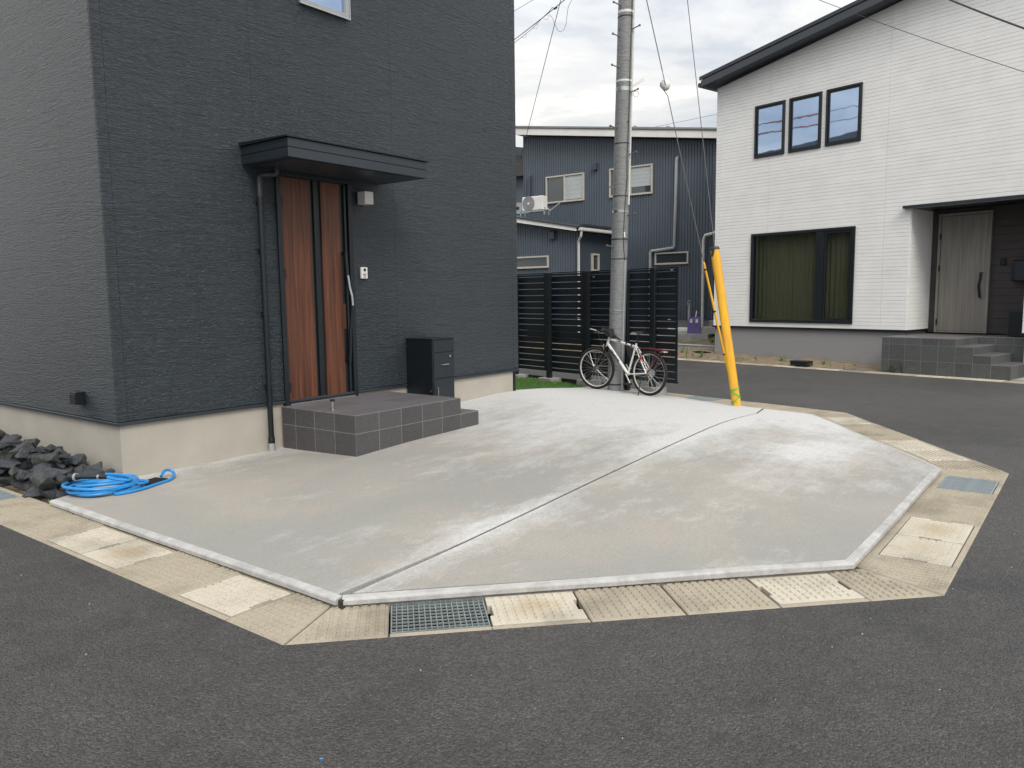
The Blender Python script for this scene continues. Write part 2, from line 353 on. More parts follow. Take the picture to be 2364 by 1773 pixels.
MT['weed'] = mat('yellow_green_weed', (.24, .29, .06), .7, .2, 12, col2=(.12, .18, .04))
MT['weedgreen'] = mat('green_weed', (.09, .17, .04), .7, .2, 12)

# ================================================================ GROUND
GZ = -.09
Q = [(-1.13, 9.0), (-1.13, -3.81), (1.285, -6.16), (4.685, -6.16), (7.56, -4.08)]
fd = (.2333, .9724)
Q.append((Q[4][0]+13*fd[0], Q[4][1]+13*fd[1]))
# road sheet with the plot cut out
bm = bmesh.new(); BIG = 900
def ring(pts, z):
    vs = [bm.verts.new((*p, z)) for p in pts]
    return [bm.edges.new((vs[i], vs[(i+1) % len(vs)])) for i in range(len(vs))]
e = ring([(-BIG, -BIG), (BIG, -BIG), (BIG, BIG), (-BIG, BIG)], GZ-.003)+ring(Q, GZ-.003)
bmesh.ops.triangle_fill(bm, edges=e, use_beauty=True)
for f in bm.faces:
    if f.normal.z < 0: f.normal_flip()
me = bpy.data.meshes.new('road'); bm.to_mesh(me); bm.free(); struct(link('road', me, MT['asphalt'], None, FD))
# plot soil under rocks, slab and lawn
MB().prism([(-.60, 8.9), (-.60, -3.5), (1.40, -5.45), (4.45, -5.55), (6.75, -3.8), (8.9, 6), (8.9, 8.9)], -.6, -.115).obj('plot_soil', MT['soil'], None, M=FD, kind='structure')

# slab heights: thin-plate fit through heights read off the wall, porch, joint and edges
ctl = [(-.71,-.3,-.04),(-.71,-2,-.04),(-.71,-3.69,-.04),(.3,-4.68,-.04),(1.38,-5.69,-.04),(2.8,-5.69,-.04),(4.33,-5.69,-.04),(5.6,-4.78,-.04),(6.85,-3.86,-.04),
       (7.0,-3.2,-.04),(7.3,-2.0,-.04),(7.6,-.9,-.02),(7.9,-.3,-.01),(7.49,0,0),(6.95,0,.045),(6.47,0,.09),(6,0,.12),(5.63,0,.139),(1.5,0,-.04),(0,0,-.046),(3.5,0,.05),
       (1.64,-1.165,0),(2.25,-1.165,.032),(3.46,-1.165,.06),(.5,-3.65,-.01),(2.06,-3.6,.045),(4.0,-3.5,.095),(4.85,-3.48,.095),(6,-3.4,.04),(5.2,-1.6,.11),(.4,-1.8,-.03)]
c_ = np.array(ctl)
def U_(r2): return np.where(r2 > 1e-12, r2*np.log(r2+1e-12), 0)
K = U_(((c_[:, None, :2]-c_[None, :, :2])**2).sum(-1))+np.eye(len(c_))*.02; Pm = np.c_[np.ones(len(c_)), c_[:, :2]]
A_ = np.block([[K, Pm], [Pm.T, np.zeros((3, 3))]]); co = np.linalg.solve(A_, np.r_[c_[:, 2], 0, 0, 0])
def slabz(x, y):
    r2 = ((c_[:, :2]-(x, y))**2).sum(1); return float(U_(r2)@co[:-3]+co[-3]+co[-2]*x+co[-1]*y)
def inset(poly, d):
    n = len(poly); r = []
    for i in range(n):
        p, q, s = Vector(poly[i-1]), Vector(poly[i]), Vector(poly[(i+1) % n])
        a = (q-p).normalized(); b = (s-q).normalized(); na = Vector((-a.y, a.x)); nb = Vector((-b.y, b.x))
        k = na+nb; k = k/(1+na.dot(nb)); r.append(tuple(q+k*(d if not isinstance(d, list) else d[i])))
    return r
E = [(-.71, -.29), (-.71, -3.69), (1.38, -5.69), (4.334, -5.69), (6.87, -3.86)]
FE = (6.87+.72*fd[0]*1.0, -3.86+.72*fd[1])                     # where the joint meets the street edge
far_end = (6.87+4.1*fd[0], -3.86+4.1*fd[1])
lipw = .042
def off(p, q, s, d):
    p, q, s = Vector(p), Vector(q), Vector(s); a = (q-p).normalized(); b = (s-q).normalized()
    na = Vector((-a.y, a.x)); nb = Vector((-b.y, b.x)); return tuple(q+(na+nb)*d/(1+na.dot(nb)))
inner = [(E[0][0]+lipw*1.0, E[0][1]+.0)]+[off(E[i-1], E[i], E[i+1], lipw) for i in (1, 2, 3)]+[off(E[3], E[4], FE, lipw), (FE[0]-.03, FE[1]+.01)]
jointL = [(-.70, -3.70), (.336, -3.66), (2.1, -3.60), (3.9, -3.53), (5.0, -3.47), (6.1, -3.41), FE]
def slab(name, poly, joint_side):
    bm = bmesh.new(); vs = [bm.verts.new((*p, 0)) for p in poly]; f = bm.faces.new(vs)
    bmesh.ops.triangulate(bm, faces=bm.faces[:])
    for ax, lo, hi in ((0, -1, 8.6), (1, -6, .4)):
        x = lo
        while x < hi:
            no = (1, 0, 0) if ax == 0 else (0, 1, 0); cp = (x, 0, 0) if ax == 0 else (0, x, 0)
            bmesh.ops.bisect_plane(bm, geom=bm.verts[:]+bm.edges[:]+bm.faces[:], plane_co=cp, plane_no=no); x += .17
    for v in bm.verts: v.co.z = slabz(v.co.x, v.co.y)
    for f in bm.faces:
        f.normal_update()
        if f.normal.z < 0: f.normal_flip()
    ex = [e for e in bm.edges if len(e.link_faces) == 1]
    r = bmesh.ops.extrude_edge_only(bm, edges=ex)
    for v in r['geom']:
        if isinstance(v, bmesh.types.BMVert): v.co.z -= .11
    bmesh.ops.recalc_face_normals(bm, faces=bm.faces)
    me = bpy.data.meshes.new(name); bm.to_mesh(me); bm.free()
    at = me.attributes.new('bloom', 'FLOAT', 'POINT')
    for i, v in enumerate(me.vertices):
        x, y, z = v.co
        dj = min(abs(y-(jointL[0][1]+(x+.7)*.046)), 3)
        w = .9*math.exp(-(dj/.16)**1.3)*(.6+.4*math.sin(x*1.7+.6))
        w += .75*max(0, min(1, (x-1.2)/3.8))*math.exp(-((y+3.2)/1.9)**2)
        w += .85*max(0, min(1, (x-2.2)/3.0))*max(0, min(1, (y+3.4)/1.2))
        w += .8*math.exp(-abs(y)/.22)*(1 if x < 5.6 else 0)+.7*math.exp(-(abs(x-4.1)/.8)**2-((y+4.7)/.35)**2)
        w += .6*max(0, min(1, (x-4.8)/1.5))
        at.data[i].value = w-.38
    for p in me.polygons: p.use_smooth = True
    try: me.set_sharp_from_angle(angle=R(35))
    except Exception: pass
    return struct(link(name, me, MT['slab'], None, FD))
g2 = .011
jA = [(x, y+g2) for x, y in jointL]; jB = [(x, y-g2) for x, y in jointL]
polyA = [(.05, .05), (inner[0][0], inner[0][1]+.02), (inner[0][0], jA[0][1]+.05)]+jA[1:-1]+[(FE[0]-.0, FE[1]+g2)]+[far_end, (8.05, .0), (5.60, .0), (5.60, .06)]
polyB = [inner[1], inner[2], inner[3], inner[4], (FE[0]-.01, FE[1]-.03)]+jB[1:-1][::-1]+[(inner[1][0]+.08, jB[1][1]-.05)]
polyB = [(inner[1][0]+.06, inner[1][1]-.02), inner[2], inner[3], inner[4], (FE[0]-.035, FE[1]-.03)]+jB[1:-1][::-1]
slab('concrete_slab', polyA, 1); slab('concrete_slab', polyB, -1)
def pathz(name, pts, r, mat_, dz, kind='structure'):
    P = []
    for i in range(len(pts)-1):
        for k in range(12):
            t = k/12; P.append((pts[i][0]*(1-t)+pts[i+1][0]*t, pts[i][1]*(1-t)+pts[i+1][1]*t))
    P.append(pts[-1]); v = []; f = []
    for i, (x, y) in enumerate(P):
        z = slabz(x, y); v += [(x, y-r, z+dz), (x, y+r, z+dz), (x, y+r, z-.1), (x, y-r, z-.1)]
        if i: a = 4*(i-1); b2 = 4*i; f += [(a+k, a+(k+1) % 4, b2+(k+1) % 4, b2+k) for k in range(4)]
    mb = MB(); mb.add(v, f+[(0, 1, 2, 3), (4*len(P)-4, 4*len(P)-3, 4*len(P)-2, 4*len(P)-1)]); return mb.obj(name, mat_, None, M=FD, kind=kind)
pathz('expansion_joint', jointL, .012, MT['joint'], -.006)
# rounded concrete edging of the slab
def lip(name, pts, end0=None, end1=None):
    prof = [(.03, -.16), (.022, -.076), (.0, -.074), (0, -.052), (.005, -.045), (.013, -.0405), (.04, -.0385), (lipw+.006, -.037), (lipw+.006, -.16)]
    n = len(pts); v = []; f = []; m = len(prof); P = []
    for i in range(n-1):
        k = 10
        for j in range(k): P.append((i, j/k))
    P.append((n-2, 1.0)); rows = []
    nor = []
    for i in range(n):
        if i == 0: a = (Vector(pts[1])-Vector(pts[0])).normalized(); nor.append(Vector((-a.y, a.x)))
        elif i == n-1: a = (Vector(pts[-1])-Vector(pts[-2])).normalized(); nor.append(Vector((-a.y, a.x)))
        else:
            a = (Vector(pts[i])-Vector(pts[i-1])).normalized(); b2 = (Vector(pts[i+1])-Vector(pts[i])).normalized()
            na = Vector((-a.y, a.x)); nb = Vector((-b2.y, b2.x)); nor.append((na+nb)/(1+na.dot(nb)))
    for i, t in P:
        p = Vector(pts[i]).lerp(Vector(pts[i+1]), t); nn = nor[i].lerp(nor[i+1], t)
        j = .002*math.sin(13*(i+t)+i)+random.uniform(-.0012, .0012)
        szo = slabz(*(p+nn*(lipw+.01)))+.0385
        for d, z in prof: q = p+nn*(d+j if -.05 < z else d); v.append((q.x, q.y, z+(szo if z > -.06 else szo*.5)+random.uniform(-.0012, .0012)))
    for i in range(len(P)-1):
        for k in range(m): f.append((i*m+k, i*m+(k+1) % m, (i+1)*m+(k+1) % m, (i+1)*m+k))
    f += [tuple(range(m)), tuple(range((len(P)-1)*m, len(P)*m))]
    mb = MB(); mb.add(v, f); return mb.obj(name, MT['lip'], None, M=FD, kind='structure')
lip('slab_edging', [(-.71, -.27), (-.71, -3.676)])
lip('slab_edging', [(-.690, -3.708), E[2], E[3], E[4], (FE[0]-.01, FE[1]-.03)])
lip('slab_edging', [(FE[0]+.004, FE[1]+.02), far_end])

# ================================================================ GUTTERS
def inpoly(p, poly):
    n = len(poly)
    for i in range(n):
        a, b2 = poly[i], poly[(i+1) % n]
        if (b2[0]-a[0])*(p[1]-a[1])-(b2[1]-a[1])*(p[0]-a[0]) < 0: return False
    return True
def treads(mb, poly, z, pitch=.0455, size=.0165, h=.0065):
    xs = [p[0] for p in poly]; ys = [p[1] for p in poly]
    nx = int((max(xs)-min(xs))/pitch); ny = int((max(ys)-min(ys))/pitch)
    ox = (max(xs)+min(xs)-(nx-1)*pitch)/2; oy = (max(ys)+min(ys)-(ny-1)*pitch)/2
    for i in range(nx):
        for j in range(ny):
            x, y = ox+i*pitch, oy+j*pitch; e2 = size+.004
            if all(inpoly((x+a*e2, y+b2*e2), poly) for a in (-1, 1) for b2 in (-1, 1)): mb.bump(x, y, size, size, z, h, .0035)
def gutter_run(name, F, p0, ang, w, segs, m0, m1, total, far=False, zz=GZ):
    M = F @ T((p0[0], p0[1], 0)) @ Matrix.Rotation(ang, 4, 'Z')
    ch = MB()
    ch.box(segs[0][1], total, .0, .035, zz-.5, zz-.056); ch.box(segs[0][1], total, w-.05, w, zz-.5, zz-.056); ch.box(segs[0][1], total, .035, w-.05, zz-.5, zz-.45)
    root = ch.obj(name, MT['joint'], None, M=M, kind='structure')  # channel coloured near black: shade in gaps and under gratings painted in
    for k, (ty, a, b2) in enumerate(segs):
        s0 = m0 if k == 0 else 0; s1 = m1 if k == len(segs)-1 else 0
        gp = .0058; dz = random.uniform(-.0025, .0015)
        if ty == 'b':
            poly = [(a+gp, 0), (b2-gp, 0), (b2-gp+s1*w, w), (a+gp+s0*w, w)]; cx = (a+b2)/2; loc = [(x-cx, y-w/2) for x, y in poly]
            o = MB().prism(loc, -.055, 0).obj('cover_block', MT['gblock'], root, bevel=.006, M=T((cx, w/2, zz+dz)))
            t = MB(); treads(t, loc, 0)
            if t.v: t.obj('raised_treads', MT['gblock'], o, kind='stuff')
        elif ty[0] == 'l':
            mt = {'l': 'glid', 'ls': 'glid_st', 'lt': 'glid_lt'}[ty]; cx = (a+b2)/2; hl = (b2-a)/2
            v0, v1 = .042, min(w-.045, .425); cy = (v0+v1)/2; hw = (v1-v0)/2
            MB().box(-hl+.001, hl-.001, 0, v0-.007, -.055, 0).obj('cover_frame', MT['gblock'], root, bevel=.003, M=T((cx, 0, zz-.001)))
            MB().box(-hl+.001, hl-.001, v1+.007, w, -.055, 0).obj('cover_frame', MT['gblock'], root, bevel=.003, M=T((cx, 0, zz-.001)))
            L2 = hl-.006; nw = .066; ndp = .020
            poly = [(-L2, -hw), (L2, -hw), (L2, -nw), (L2-ndp, -nw), (L2-ndp, nw), (L2, nw), (L2, hw), (-L2, hw), (-L2, nw), (-L2+ndp, nw), (-L2+ndp, -nw), (-L2, -nw)]
            o = MB().prism(poly, -.05, 0).obj('cover_lid', MT[mt], root, bevel=.0025, M=T((cx, cy, zz+.002+dz)) @ Matrix.Rotation(random.uniform(-.004, .004), 4, 'Z'))
            t = MB(); treads(t, [(-L2+.012, -hw), (L2-.012, -hw), (L2-.012, hw), (-L2+.012, hw)], 0, size=.017); t.obj('raised_treads', MT[mt], o, kind='stuff')
        else:
            cx = (a+b2)/2; hl = (b2-a)/2; v0, v1 = .042, min(w-.045, .42); cy = (v0+v1)/2; hw = (v1-v0)/2
            MB().box(-hl+.001, hl-.001, 0, v0-.006, -.055, 0).obj('cover_frame', MT['gblock'], root, bevel=.003, M=T((cx, 0, zz-.001)))
            MB().box(-hl+.001, hl-.001, v1+.006, w, -.055, 0).obj('cover_frame', MT['gblock'], root, bevel=.003, M=T((cx, 0, zz-.001)))
            gm = MT['galv_far'] if (far or ty == 'gf') else MT['galv']
            fr = MB(); t_ = .006; L2 = hl-.005
            for q in ((-L2, -L2+t_, -hw, hw), (L2-t_, L2, -hw, hw), (-L2+t_, L2-t_, -hw, -hw+t_), (-L2+t_, L2-t_, hw-t_, hw)): fr.box(*q, -.045, 0)
            o = fr.obj('grating', gm, root, M=T((cx, cy, zz+.001)))
            if far == 'fine':
                nx, ny, tx, ty_ = 7, 40, .006, .0035
            else: nx, ny, tx, ty_ = 16, 8, .0045, .006
            if ty == 'gf': nx, ny, tx, ty_ = 7, 34, .007, .0045
            bx = [MB().box(-tx/2, tx/2, -hw+t_, hw-t_, -.04, -.001), MB().box(-L2+t_, L2-t_, -ty_/2, ty_/2, -.011, -.003)]
            ms = []
            for q in bx:
                oo = q.obj('bar', gm, o); ms.append(oo.data)
                if len(ms) == 1: oo.location = (-L2+2*L2/(nx+1), 0, 0)
                else: oo.location = (0, -hw+2*hw/(ny+1), 0)
            for i in range(1, nx):
                q = bpy.data.objects.new('bar', ms[0]); S.collection.objects.link(q); q.parent = o; q.location = (-L2+2*L2*(i+1)/(nx+1), 0, 0)
            for i in range(1, ny):
                q = bpy.data.objects.new('bar', ms[1]); S.collection.objects.link(q); q.parent = o; q.location = (0, -hw+2*hw*(i+1)/(ny+1), 0)
    return root
def ly(*a): return [(t, 4.0-y0-0, 4.0-y1) for t, y0, y1 in a]
# left run: parameter t = 4 - y
gutter_run('gutter_channel', FD, (-1.13, 4.0), -math.pi/2, .455, ly(('b', 4.0, 3.5), ('b', 3.5, 3.0), ('l', 3.0, 2.5), ('lt', 2.5, 2.0), ('b', 2.0, 1.5), ('b', 1.5, 1.03), ('b', 1.03, .78), ('gf', .78, .28), ('b', .28, -.195), ('b', -.195, -.67), ('b', -.67, -1.18), ('l', -1.18, -1.665), ('ls', -1.665, -2.13), ('b', -2.13, -2.61), ('b', -2.61, -2.837), ('l', -2.837, -3.33), ('b', -3.33, -3.81)), 0, -.422, 7.81)
a1 = math.atan2(-6.16+3.81, 1.285+1.13); l1 = math.hypot(2.415, 2.35)
gutter_run('gutter_channel', FD, Q[1], a1, .445, [('b', 0, .487), ('g', .487, .978), ('ls', .978, 1.465), ('b', 1.465, 1.959), ('b', 1.959, 2.464), ('l', 2.464, 2.951), ('b', 2.951, l1)], .422, -.406, l1)
gutter_run('gutter_channel', FD, Q[2], 0, .51, [('b', 0, .5), ('lt', .5, 1.0), ('ls', 1.0, 1.49), ('b', 1.49, 2.005), ('b', 2.005, 2.515), ('gf', 2.515, 3.02), ('b', 3.02, 3.40)], .406, -.324, 3.4)
a2 = math.atan2(2.08, 2.875); l2 = math.hypot(2.08, 2.875)
gutter_run('gutter_channel', FD, Q[3], a2, .60, [('b', 0, .533), ('lt', .533, 1.03), ('l', 1.03, 1.555), ('b', 1.555, 2.09), ('b', 2.09, 2.62), ('l', 2.62, 3.13), ('b', 3.13, l2)], .324, -.37, l2)
a3 = math.atan2(fd[1], fd[0])
segs = [('b', 0, .36), ('b', .36, .83), ('b', .83, 1.41), ('b', 1.41, 1.89), ('gf', 1.89, 2.45)]; x = 2.45; i = 0
while x < 9: segs.append((['b', 'b', 'l', 'ls'][i % 4], x, x+.5)); x += .5; i += 1
gutter_run('gutter_channel', FD, Q[4], a3, .68, segs, .37, 0, x, far=True)
# kerb gutter on the far side of the side street
segs = []; x = 0; i = 0
while x < 21:
    if 10.63 < x < 10.66: pass
    segs.append((['b', 'l', 'b', 'ls', 'b', 'b'][i % 6], x, x+.5)); x += .5; i += 1
gx = int((20+Gw(1925, 855.5, GZ).x-4)/.5)
gs = -22.0
segs = [(t, a, b2) for t, a, b2 in segs]
gi = int((Gw(1975, 856, GZ).x-gs)/.5); segs[gi] = ('gf', segs[gi][1], segs[gi][2]); segs[gi+1] = ('b', segs[gi+1][1], segs[gi+1][2])
si = int((Gw(2160, 869, GZ).x-gs)/.5); segs[si] = ('lt', segs[si][1], segs[si][2]); segs[si+1] = ('ls', segs[si+1][1], segs[si+1][2])
gutter_run('gutter_channel', FW, (gs, 15.02), 0, .335, segs, 0, 0, x, far=True)

# ================================================================ shared building helpers
def cells(x0, x1, z0, z1, ops):
    xs = sorted({x0, x1, *[v for o in ops for v in (o[0], o[1]) if x0 < v < x1]}); zs = sorted({z0, z1, *[v for o in ops for v in (o[2], o[3]) if z0 < v < z1]})
    r = []
    for j in range(len(zs)-1):
        run = None
        for i in range(len(xs)-1):
            cx, cz = (xs[i]+xs[i+1])/2, (zs[j]+zs[j+1])/2
            hole = any(o[0] < cx < o[1] and o[2] < cz < o[3] for o in ops)
            if hole:
                if run: r.append((*run, zs[j], zs[j+1])); run = None
            else: run = (run[0], xs[i+1]) if run else (xs[i], xs[i+1])
        if run: r.append((*run, zs[j], zs[j+1]))
    return r
def rectframe(mb, x0, x1, z0, z1, t, y0, y1, b=None):
    b = b or t
    mb.box(x0, x0+t, y0, y1, z0, z1); mb.box(x1-t, x1, y0, y1, z0, z1); mb.box(x0+t, x1-t, y0, y1, z1-t, z1); mb.box(x0+t, x1-t, y0, y1, z0, z0+b); return mb
def arc(c, r, a0, a1, n, ax=(0, 2)):
    P = []
    for i in range(n+1):
        a = a0+(a1-a0)*i/n; p = list(c); p[ax[0]] += r*math.cos(a); p[ax[1]] += r*math.sin(a); P.append(tuple(p))
    return P
def loft(mb, secs, n=None):
    k = len(secs[0]); vs = [v for s in secs for v in s]
    fs = [(i*k+j, i*k+(j+1) % k, (i+1)*k+(j+1) % k, (i+1)*k+j) for i in range(len(secs)-1) for j in range(k)]
    fs += [tuple(range(k))[::-1], tuple(range((len(secs)-1)*k, len(secs)*k))]; return mb.add(vs, fs)

# ================================================================ DARK HOUSE
dh = thing('dark_house', 'charcoal embossed-siding house with red-brown wood door and tiled porch', 'house', FD)
FB, HT = .423, 6.75
box('foundation', MT['found'], dh, 0, 5.63, 0, 10.8, -.5, FB+.02)
wall = box('wall', MT['navy'], dh, -.004, 5.722, .0, 10.85, FB+.02, HT)
win = (2.087, 2.735, 4.505, 5.6); dr = (1.695, 2.68, .38, 2.805)
vj = [-.022, .068, 1.475, 3.34, 5.63, 5.742]
for k in range(len(vj)-1):                                   # front wall boards
    z = FB+.035; i = 0
    while z < HT:
        z1 = min(HT, z+.455)
        for a, b2, c0, c1 in cells(vj[k]+.0012, vj[k+1]-.0012, z+.0006, z1-.0006, [win, dr]): MB().box(a, b2, -.018, -.001, c0, c1).obj('siding_board', MT['siding'], wall)
        z = z1
lj = [-.001, .675, 3.7, 6.73, 9.76, 10.86]
for k in range(len(lj)-1):
    z = FB+.035
    while z < HT:
        z1 = min(HT, z+.455); MB().box(-.022, -.0055, lj[k]+.0012, lj[k+1]-.0012, z+.0006, z1-.0006).obj('siding_board', MT['siding'], wall); z = z1
fl = MB(); fl.box(-.034, 5.752, -.036, -.002, FB, FB+.028); fl.box(-.034, -.006, -.002, 10.86, FB, FB+.028); fl.obj('base_flashing', MT['canopy'], dh, bevel=.004)
MB().box(-.25, 5.95, -.25, 11.1, HT, HT+.2).obj('roof', MT['roofdark'], dh)
box('corner_drip_pipe', MT['black'], dh, 5.635, 5.668, -.02, .012, -.02, FB)
# upper window
w = thing.__wrapped__ if False else None
wf = rectframe(MB(), win[0], win[1], win[2], win[3], .045, -.05, .02).obj('window', MT['pipe_grey'], dh, bevel=.003)
rectframe(MB(), win[0]-.008, win[1]+.008, win[2]-.012, win[3], .012, -.058, -.0515).obj('outer_frame', MT['steel'], wf)
box('pane', MT['mirror'], wf, win[0]+.046, win[1]-.046, -.012, -.006, win[2]+.046, win[3]-.046)
# door
x0, x1, z0, z1 = dr
door = rectframe(MB(), x0, x1, z0, z1, .055, -.045, .05, .02).obj('door', MT['black'], dh, bevel=.004)
box('leaf_back', MT['black'], door, x0+.055, x1-.055, -.004, .03, z0+.02, z1-.055)
zb, zt = .416, 2.735
# right wooden panel has a step where the long handle is let in
box('wood_panel', MT['wood'], door, 1.757, 2.128, -.022, -.005, zb, zt, bevel=.002)
MB().prism([(2.262, zb), (2.520, zb), (2.520, 1.16), (2.555, 1.16), (2.555, 1.44), (2.520, 1.44), (2.520, zt), (2.262, zt)], -.022, -.005, 'y').obj('wood_panel', MT['wood'], door)
box('centre_strip', MT['black'], door, 2.165, 2.215, -.026, -.005, zb, zt, bevel=.003)
box('edge_strip', MT['black'], door, 2.575, 2.602, -.03, -.005, zb, zt, bevel=.003)
hp = [(2.565, -.05, .80), (2.563, -.07, .95), (2.558, -.085, 1.12), (2.572, -.10, 1.30), (2.580, -.105, 1.42), (2.578, -.10, 1.52), (2.562, -.085, 1.62), (2.552, -.075, 1.75), (2.55, -.06, 2.0)]
hb = MB(); loft(hb, [[(x-.016, y-.008, z), (x+.016, y-.008, z), (x+.016, y+.012, z), (x-.016, y+.012, z)] for x, y, z in hp]); hb.obj('handle', MT['black'], door, smooth=True)
hs = MB(); loft(hs, [[(x-.012, y-.013, z), (x+.012, y-.013, z), (x+.012, y-.006, z), (x-.012, y-.006, z)] for x, y, z in hp[4:8]]); hs.obj('handle_cover', MT['galv'], door)
MB().box(2.545, 2.575, -.065, -.005, .79, .82).box(2.54, 2.57, -.07, -.005, 1.98, 2.01).obj('handle_bracket', MT['black'], door)
for z in (.55, 1.72, 2.45): box('hinge', MT['black'], door, 1.748, 1.768, -.05, -.005, z, z+.09, bevel=.004)
box('threshold', MT['steel'], door, x0+.055, x1-.055, -.055, -.005, .398, .414)
# canopy
cn = MB().box(1.335, 3.145, -.735, -.022, 2.80, 2.955).obj('canopy', MT['canopy'], dh, bevel=.003)
box('fascia_board', MT['canopy'], cn, 1.330, 3.150, -.745, -.7355, 2.795, 2.878, bevel=.002)
box('fascia_board', MT['canopy'], cn, 1.330, 3.150, -.745, -.7355, 2.886, 2.964, bevel=.002)
box('shaded_side_board', MT['navy'], cn, 1.326, 1.3345, -.7345, -.022, 2.797, 2.878); box('shaded_side_board', MT['navy'], cn, 1.326, 1.3345, -.7345, -.022, 2.886, 2.964)  # canopy sides get darker metal than the fascia: their shade as colour
box('shaded_side_board', MT['navy'], cn, 3.1455, 3.152, -.7345, -.022, 2.797, 2.878); box('shaded_side_board', MT['navy'], cn, 3.1455, 3.152, -.7345, -.022, 2.886, 2.964)
MB().prism([(-.765, 2.970), (-.765, 2.982), (-.022, 3.0), (-.022, 2.968)], 1.305, 3.18, 'x').obj('top_flashing', MT['black'], cn)
box('soffit_panel', MT['canopy'], cn, 1.42, 3.06, -.66, -.10, 2.794, 2.7985, bevel=.001)
# downpipe
dp = MB(); dp.tube([(1.635, -.14, 2.80), (1.635, -.14, 2.745), (1.622, -.13, 2.732), (1.50, -.075, 2.718), (1.482, -.068, 2.70), (1.480, -.068, 2.50)], .029, 12); dpo = dp.obj('downpipe', MT['canopy'], dh, smooth=True)
MB().tube([(1.480, -.068, 2.52), (1.480, -.068, .06)], .027, 14).obj('lower_pipe', MT['black'], dpo, smooth=True)
MB().lathe([(.034, .045), (.034, .09), (.031, .10), (.031, .11)], 14, (1.48, -.068, 0)).obj('coupling', MT['black'], dpo, smooth=True)
MB().tube([(1.48, -.068, .05), (1.48, -.068, -.06)], .031, 14).obj('stub_pipe', MT['pipe_grey'], dpo, smooth=True)
for z in (.62, 1.35, 1.98, 2.45):
    MB().box(1.462, 1.498, -.045, -.018, z-.02, z+.02).lathe([(.032, -.012), (.032, .012)], 12, (1.48, -.068, z)).obj('clip', MT['black'], dpo)
# lamp, intercom, outdoor socket box on the side wall
lp = box('wall_lamp', MT['black'], dh, 2.752, 2.878, -.03, -.018, 2.545, 2.675); box('shade', MT['lampglass'], lp, 2.772, 2.90, -.155, -.031, 2.54, 2.678, bevel=.006, seg=2)
ic = box('intercom', MT['white'], dh, 2.783, 2.877, -.045, -.018, 1.719, 1.847, bevel=.004)
MB().lathe([(.017, 0), (.017, .006), (.008, .009)], 16, (2.832, -.045, 1.818), Matrix.Rotation(R(90), 3, 'X')).obj('camera_lens', MT['black'], ic)
for k in range(3): box('speaker_slot', MT['rubber'], ic, 2.805, 2.855, -.0465, -.044, 1.771-k*.009, 1.775-k*.009)
box('call_button', MT['steel'], ic, 2.812, 2.848, -.048, -.044, 1.730, 1.745, bevel=.002)
sb = box('outdoor_socket', MT['black'], dh, -.105, -.022, .56, .68, .575, .69, bevel=.004); box('cover_flap', MT['black'], sb, -.112, -.1055, .565, .675, .58, .67, bevel=.002)
for z in (.60, .665): box('screw', MT['steel'], sb, -.1145, -.1125, .66, .667, z, z+.006)
# porch
PX, PY, PZ = 1.642, -1.165, .394
def tiles(parent, mt, rects, axis, face, th=.009, name='tile'):
    for a, b2, c0, c1 in rects:
        g = .0022; m = MB()
        if axis == 'y': m.box(a+g, b2-g, min(face, face+th), max(face, face+th), c0+g, c1-g)
        elif axis == 'x': m.box(min(face, face+th), max(face, face+th), a+g, b2-g, c0+g, c1-g)
        else: m.box(a+g, b2-g, c0+g, c1-g, face-th, face)
        m.obj(name, mt, parent, bevel=.0012)
pc = MB().box(PX+.0012, PX+5*.303-.0012, PY+.0012, -.03, -.2, PZ+.0005).box(PX+5*.303-.0012, PX+6*.303-.0012, PY+.0012, -.53, -.2, .219).obj('porch', MT['grout'], dh)
rows = [(-.12, .2165), (.2165, PZ)]
tiles(pc, MT['tile'], [(PX+i*.303, PX+(i+1)*.303, *rw) for i in range(5) for rw in rows]+[(PX+5*.303, PX+6*.303, *rows[0])], 'y', PY)
ye = [PY, PY+.303, PY+.606, PY+.909, -.035]
tiles(pc, MT['tile'], [(ye[j], ye[j+1], *rw) for j in range(4) for rw in rows], 'x', PX)
tiles(pc, MT['tile'], [(ye[j], ye[j+1], .218, PZ) for j in range(4)], 'x', PX+5*.303-.009+.0)
tiles(pc, MT['tile'], [(ye[j], min(ye[j+1], -.525), *rows[0]) for j in range(3)], 'x', PX+6*.303-.009)
top = []
for j in range(4):
    xs = [PX, PX+.303, PX+.909, PX+1.515] if j % 2 else [PX, PX+.606, PX+1.212, PX+1.515]
    top += [(xs[i], xs[i+1], ye[j], ye[j+1]) for i in range(3)]
tiles(pc, MT['tiletop'], top, 'z', PZ+.002, name='tread_tile')
tiles(pc, MT['tiletop'], [(PX+1.515, PX+1.818, ye[j], min(ye[j+1], -.525)) for j in range(3)], 'z', .2205, name='tread_tile')
# door stop post standing on the porch
ds = thing('door_stop', 'small steel door stop with black cap standing on the tiled porch', 'door stop', FD @ T((1.775, -.684, PZ+.002)))
MB().lathe([(.026, 0), (.026, .004), (.016, .006), (.016, .085)], 18).obj('post', MT['steel'], ds, smooth=True)
MB().lathe([(.018, .085), (.024, .088), (.024, .106), (.020, .110)], 18).obj('cap', MT['rubber'], ds, smooth=True)
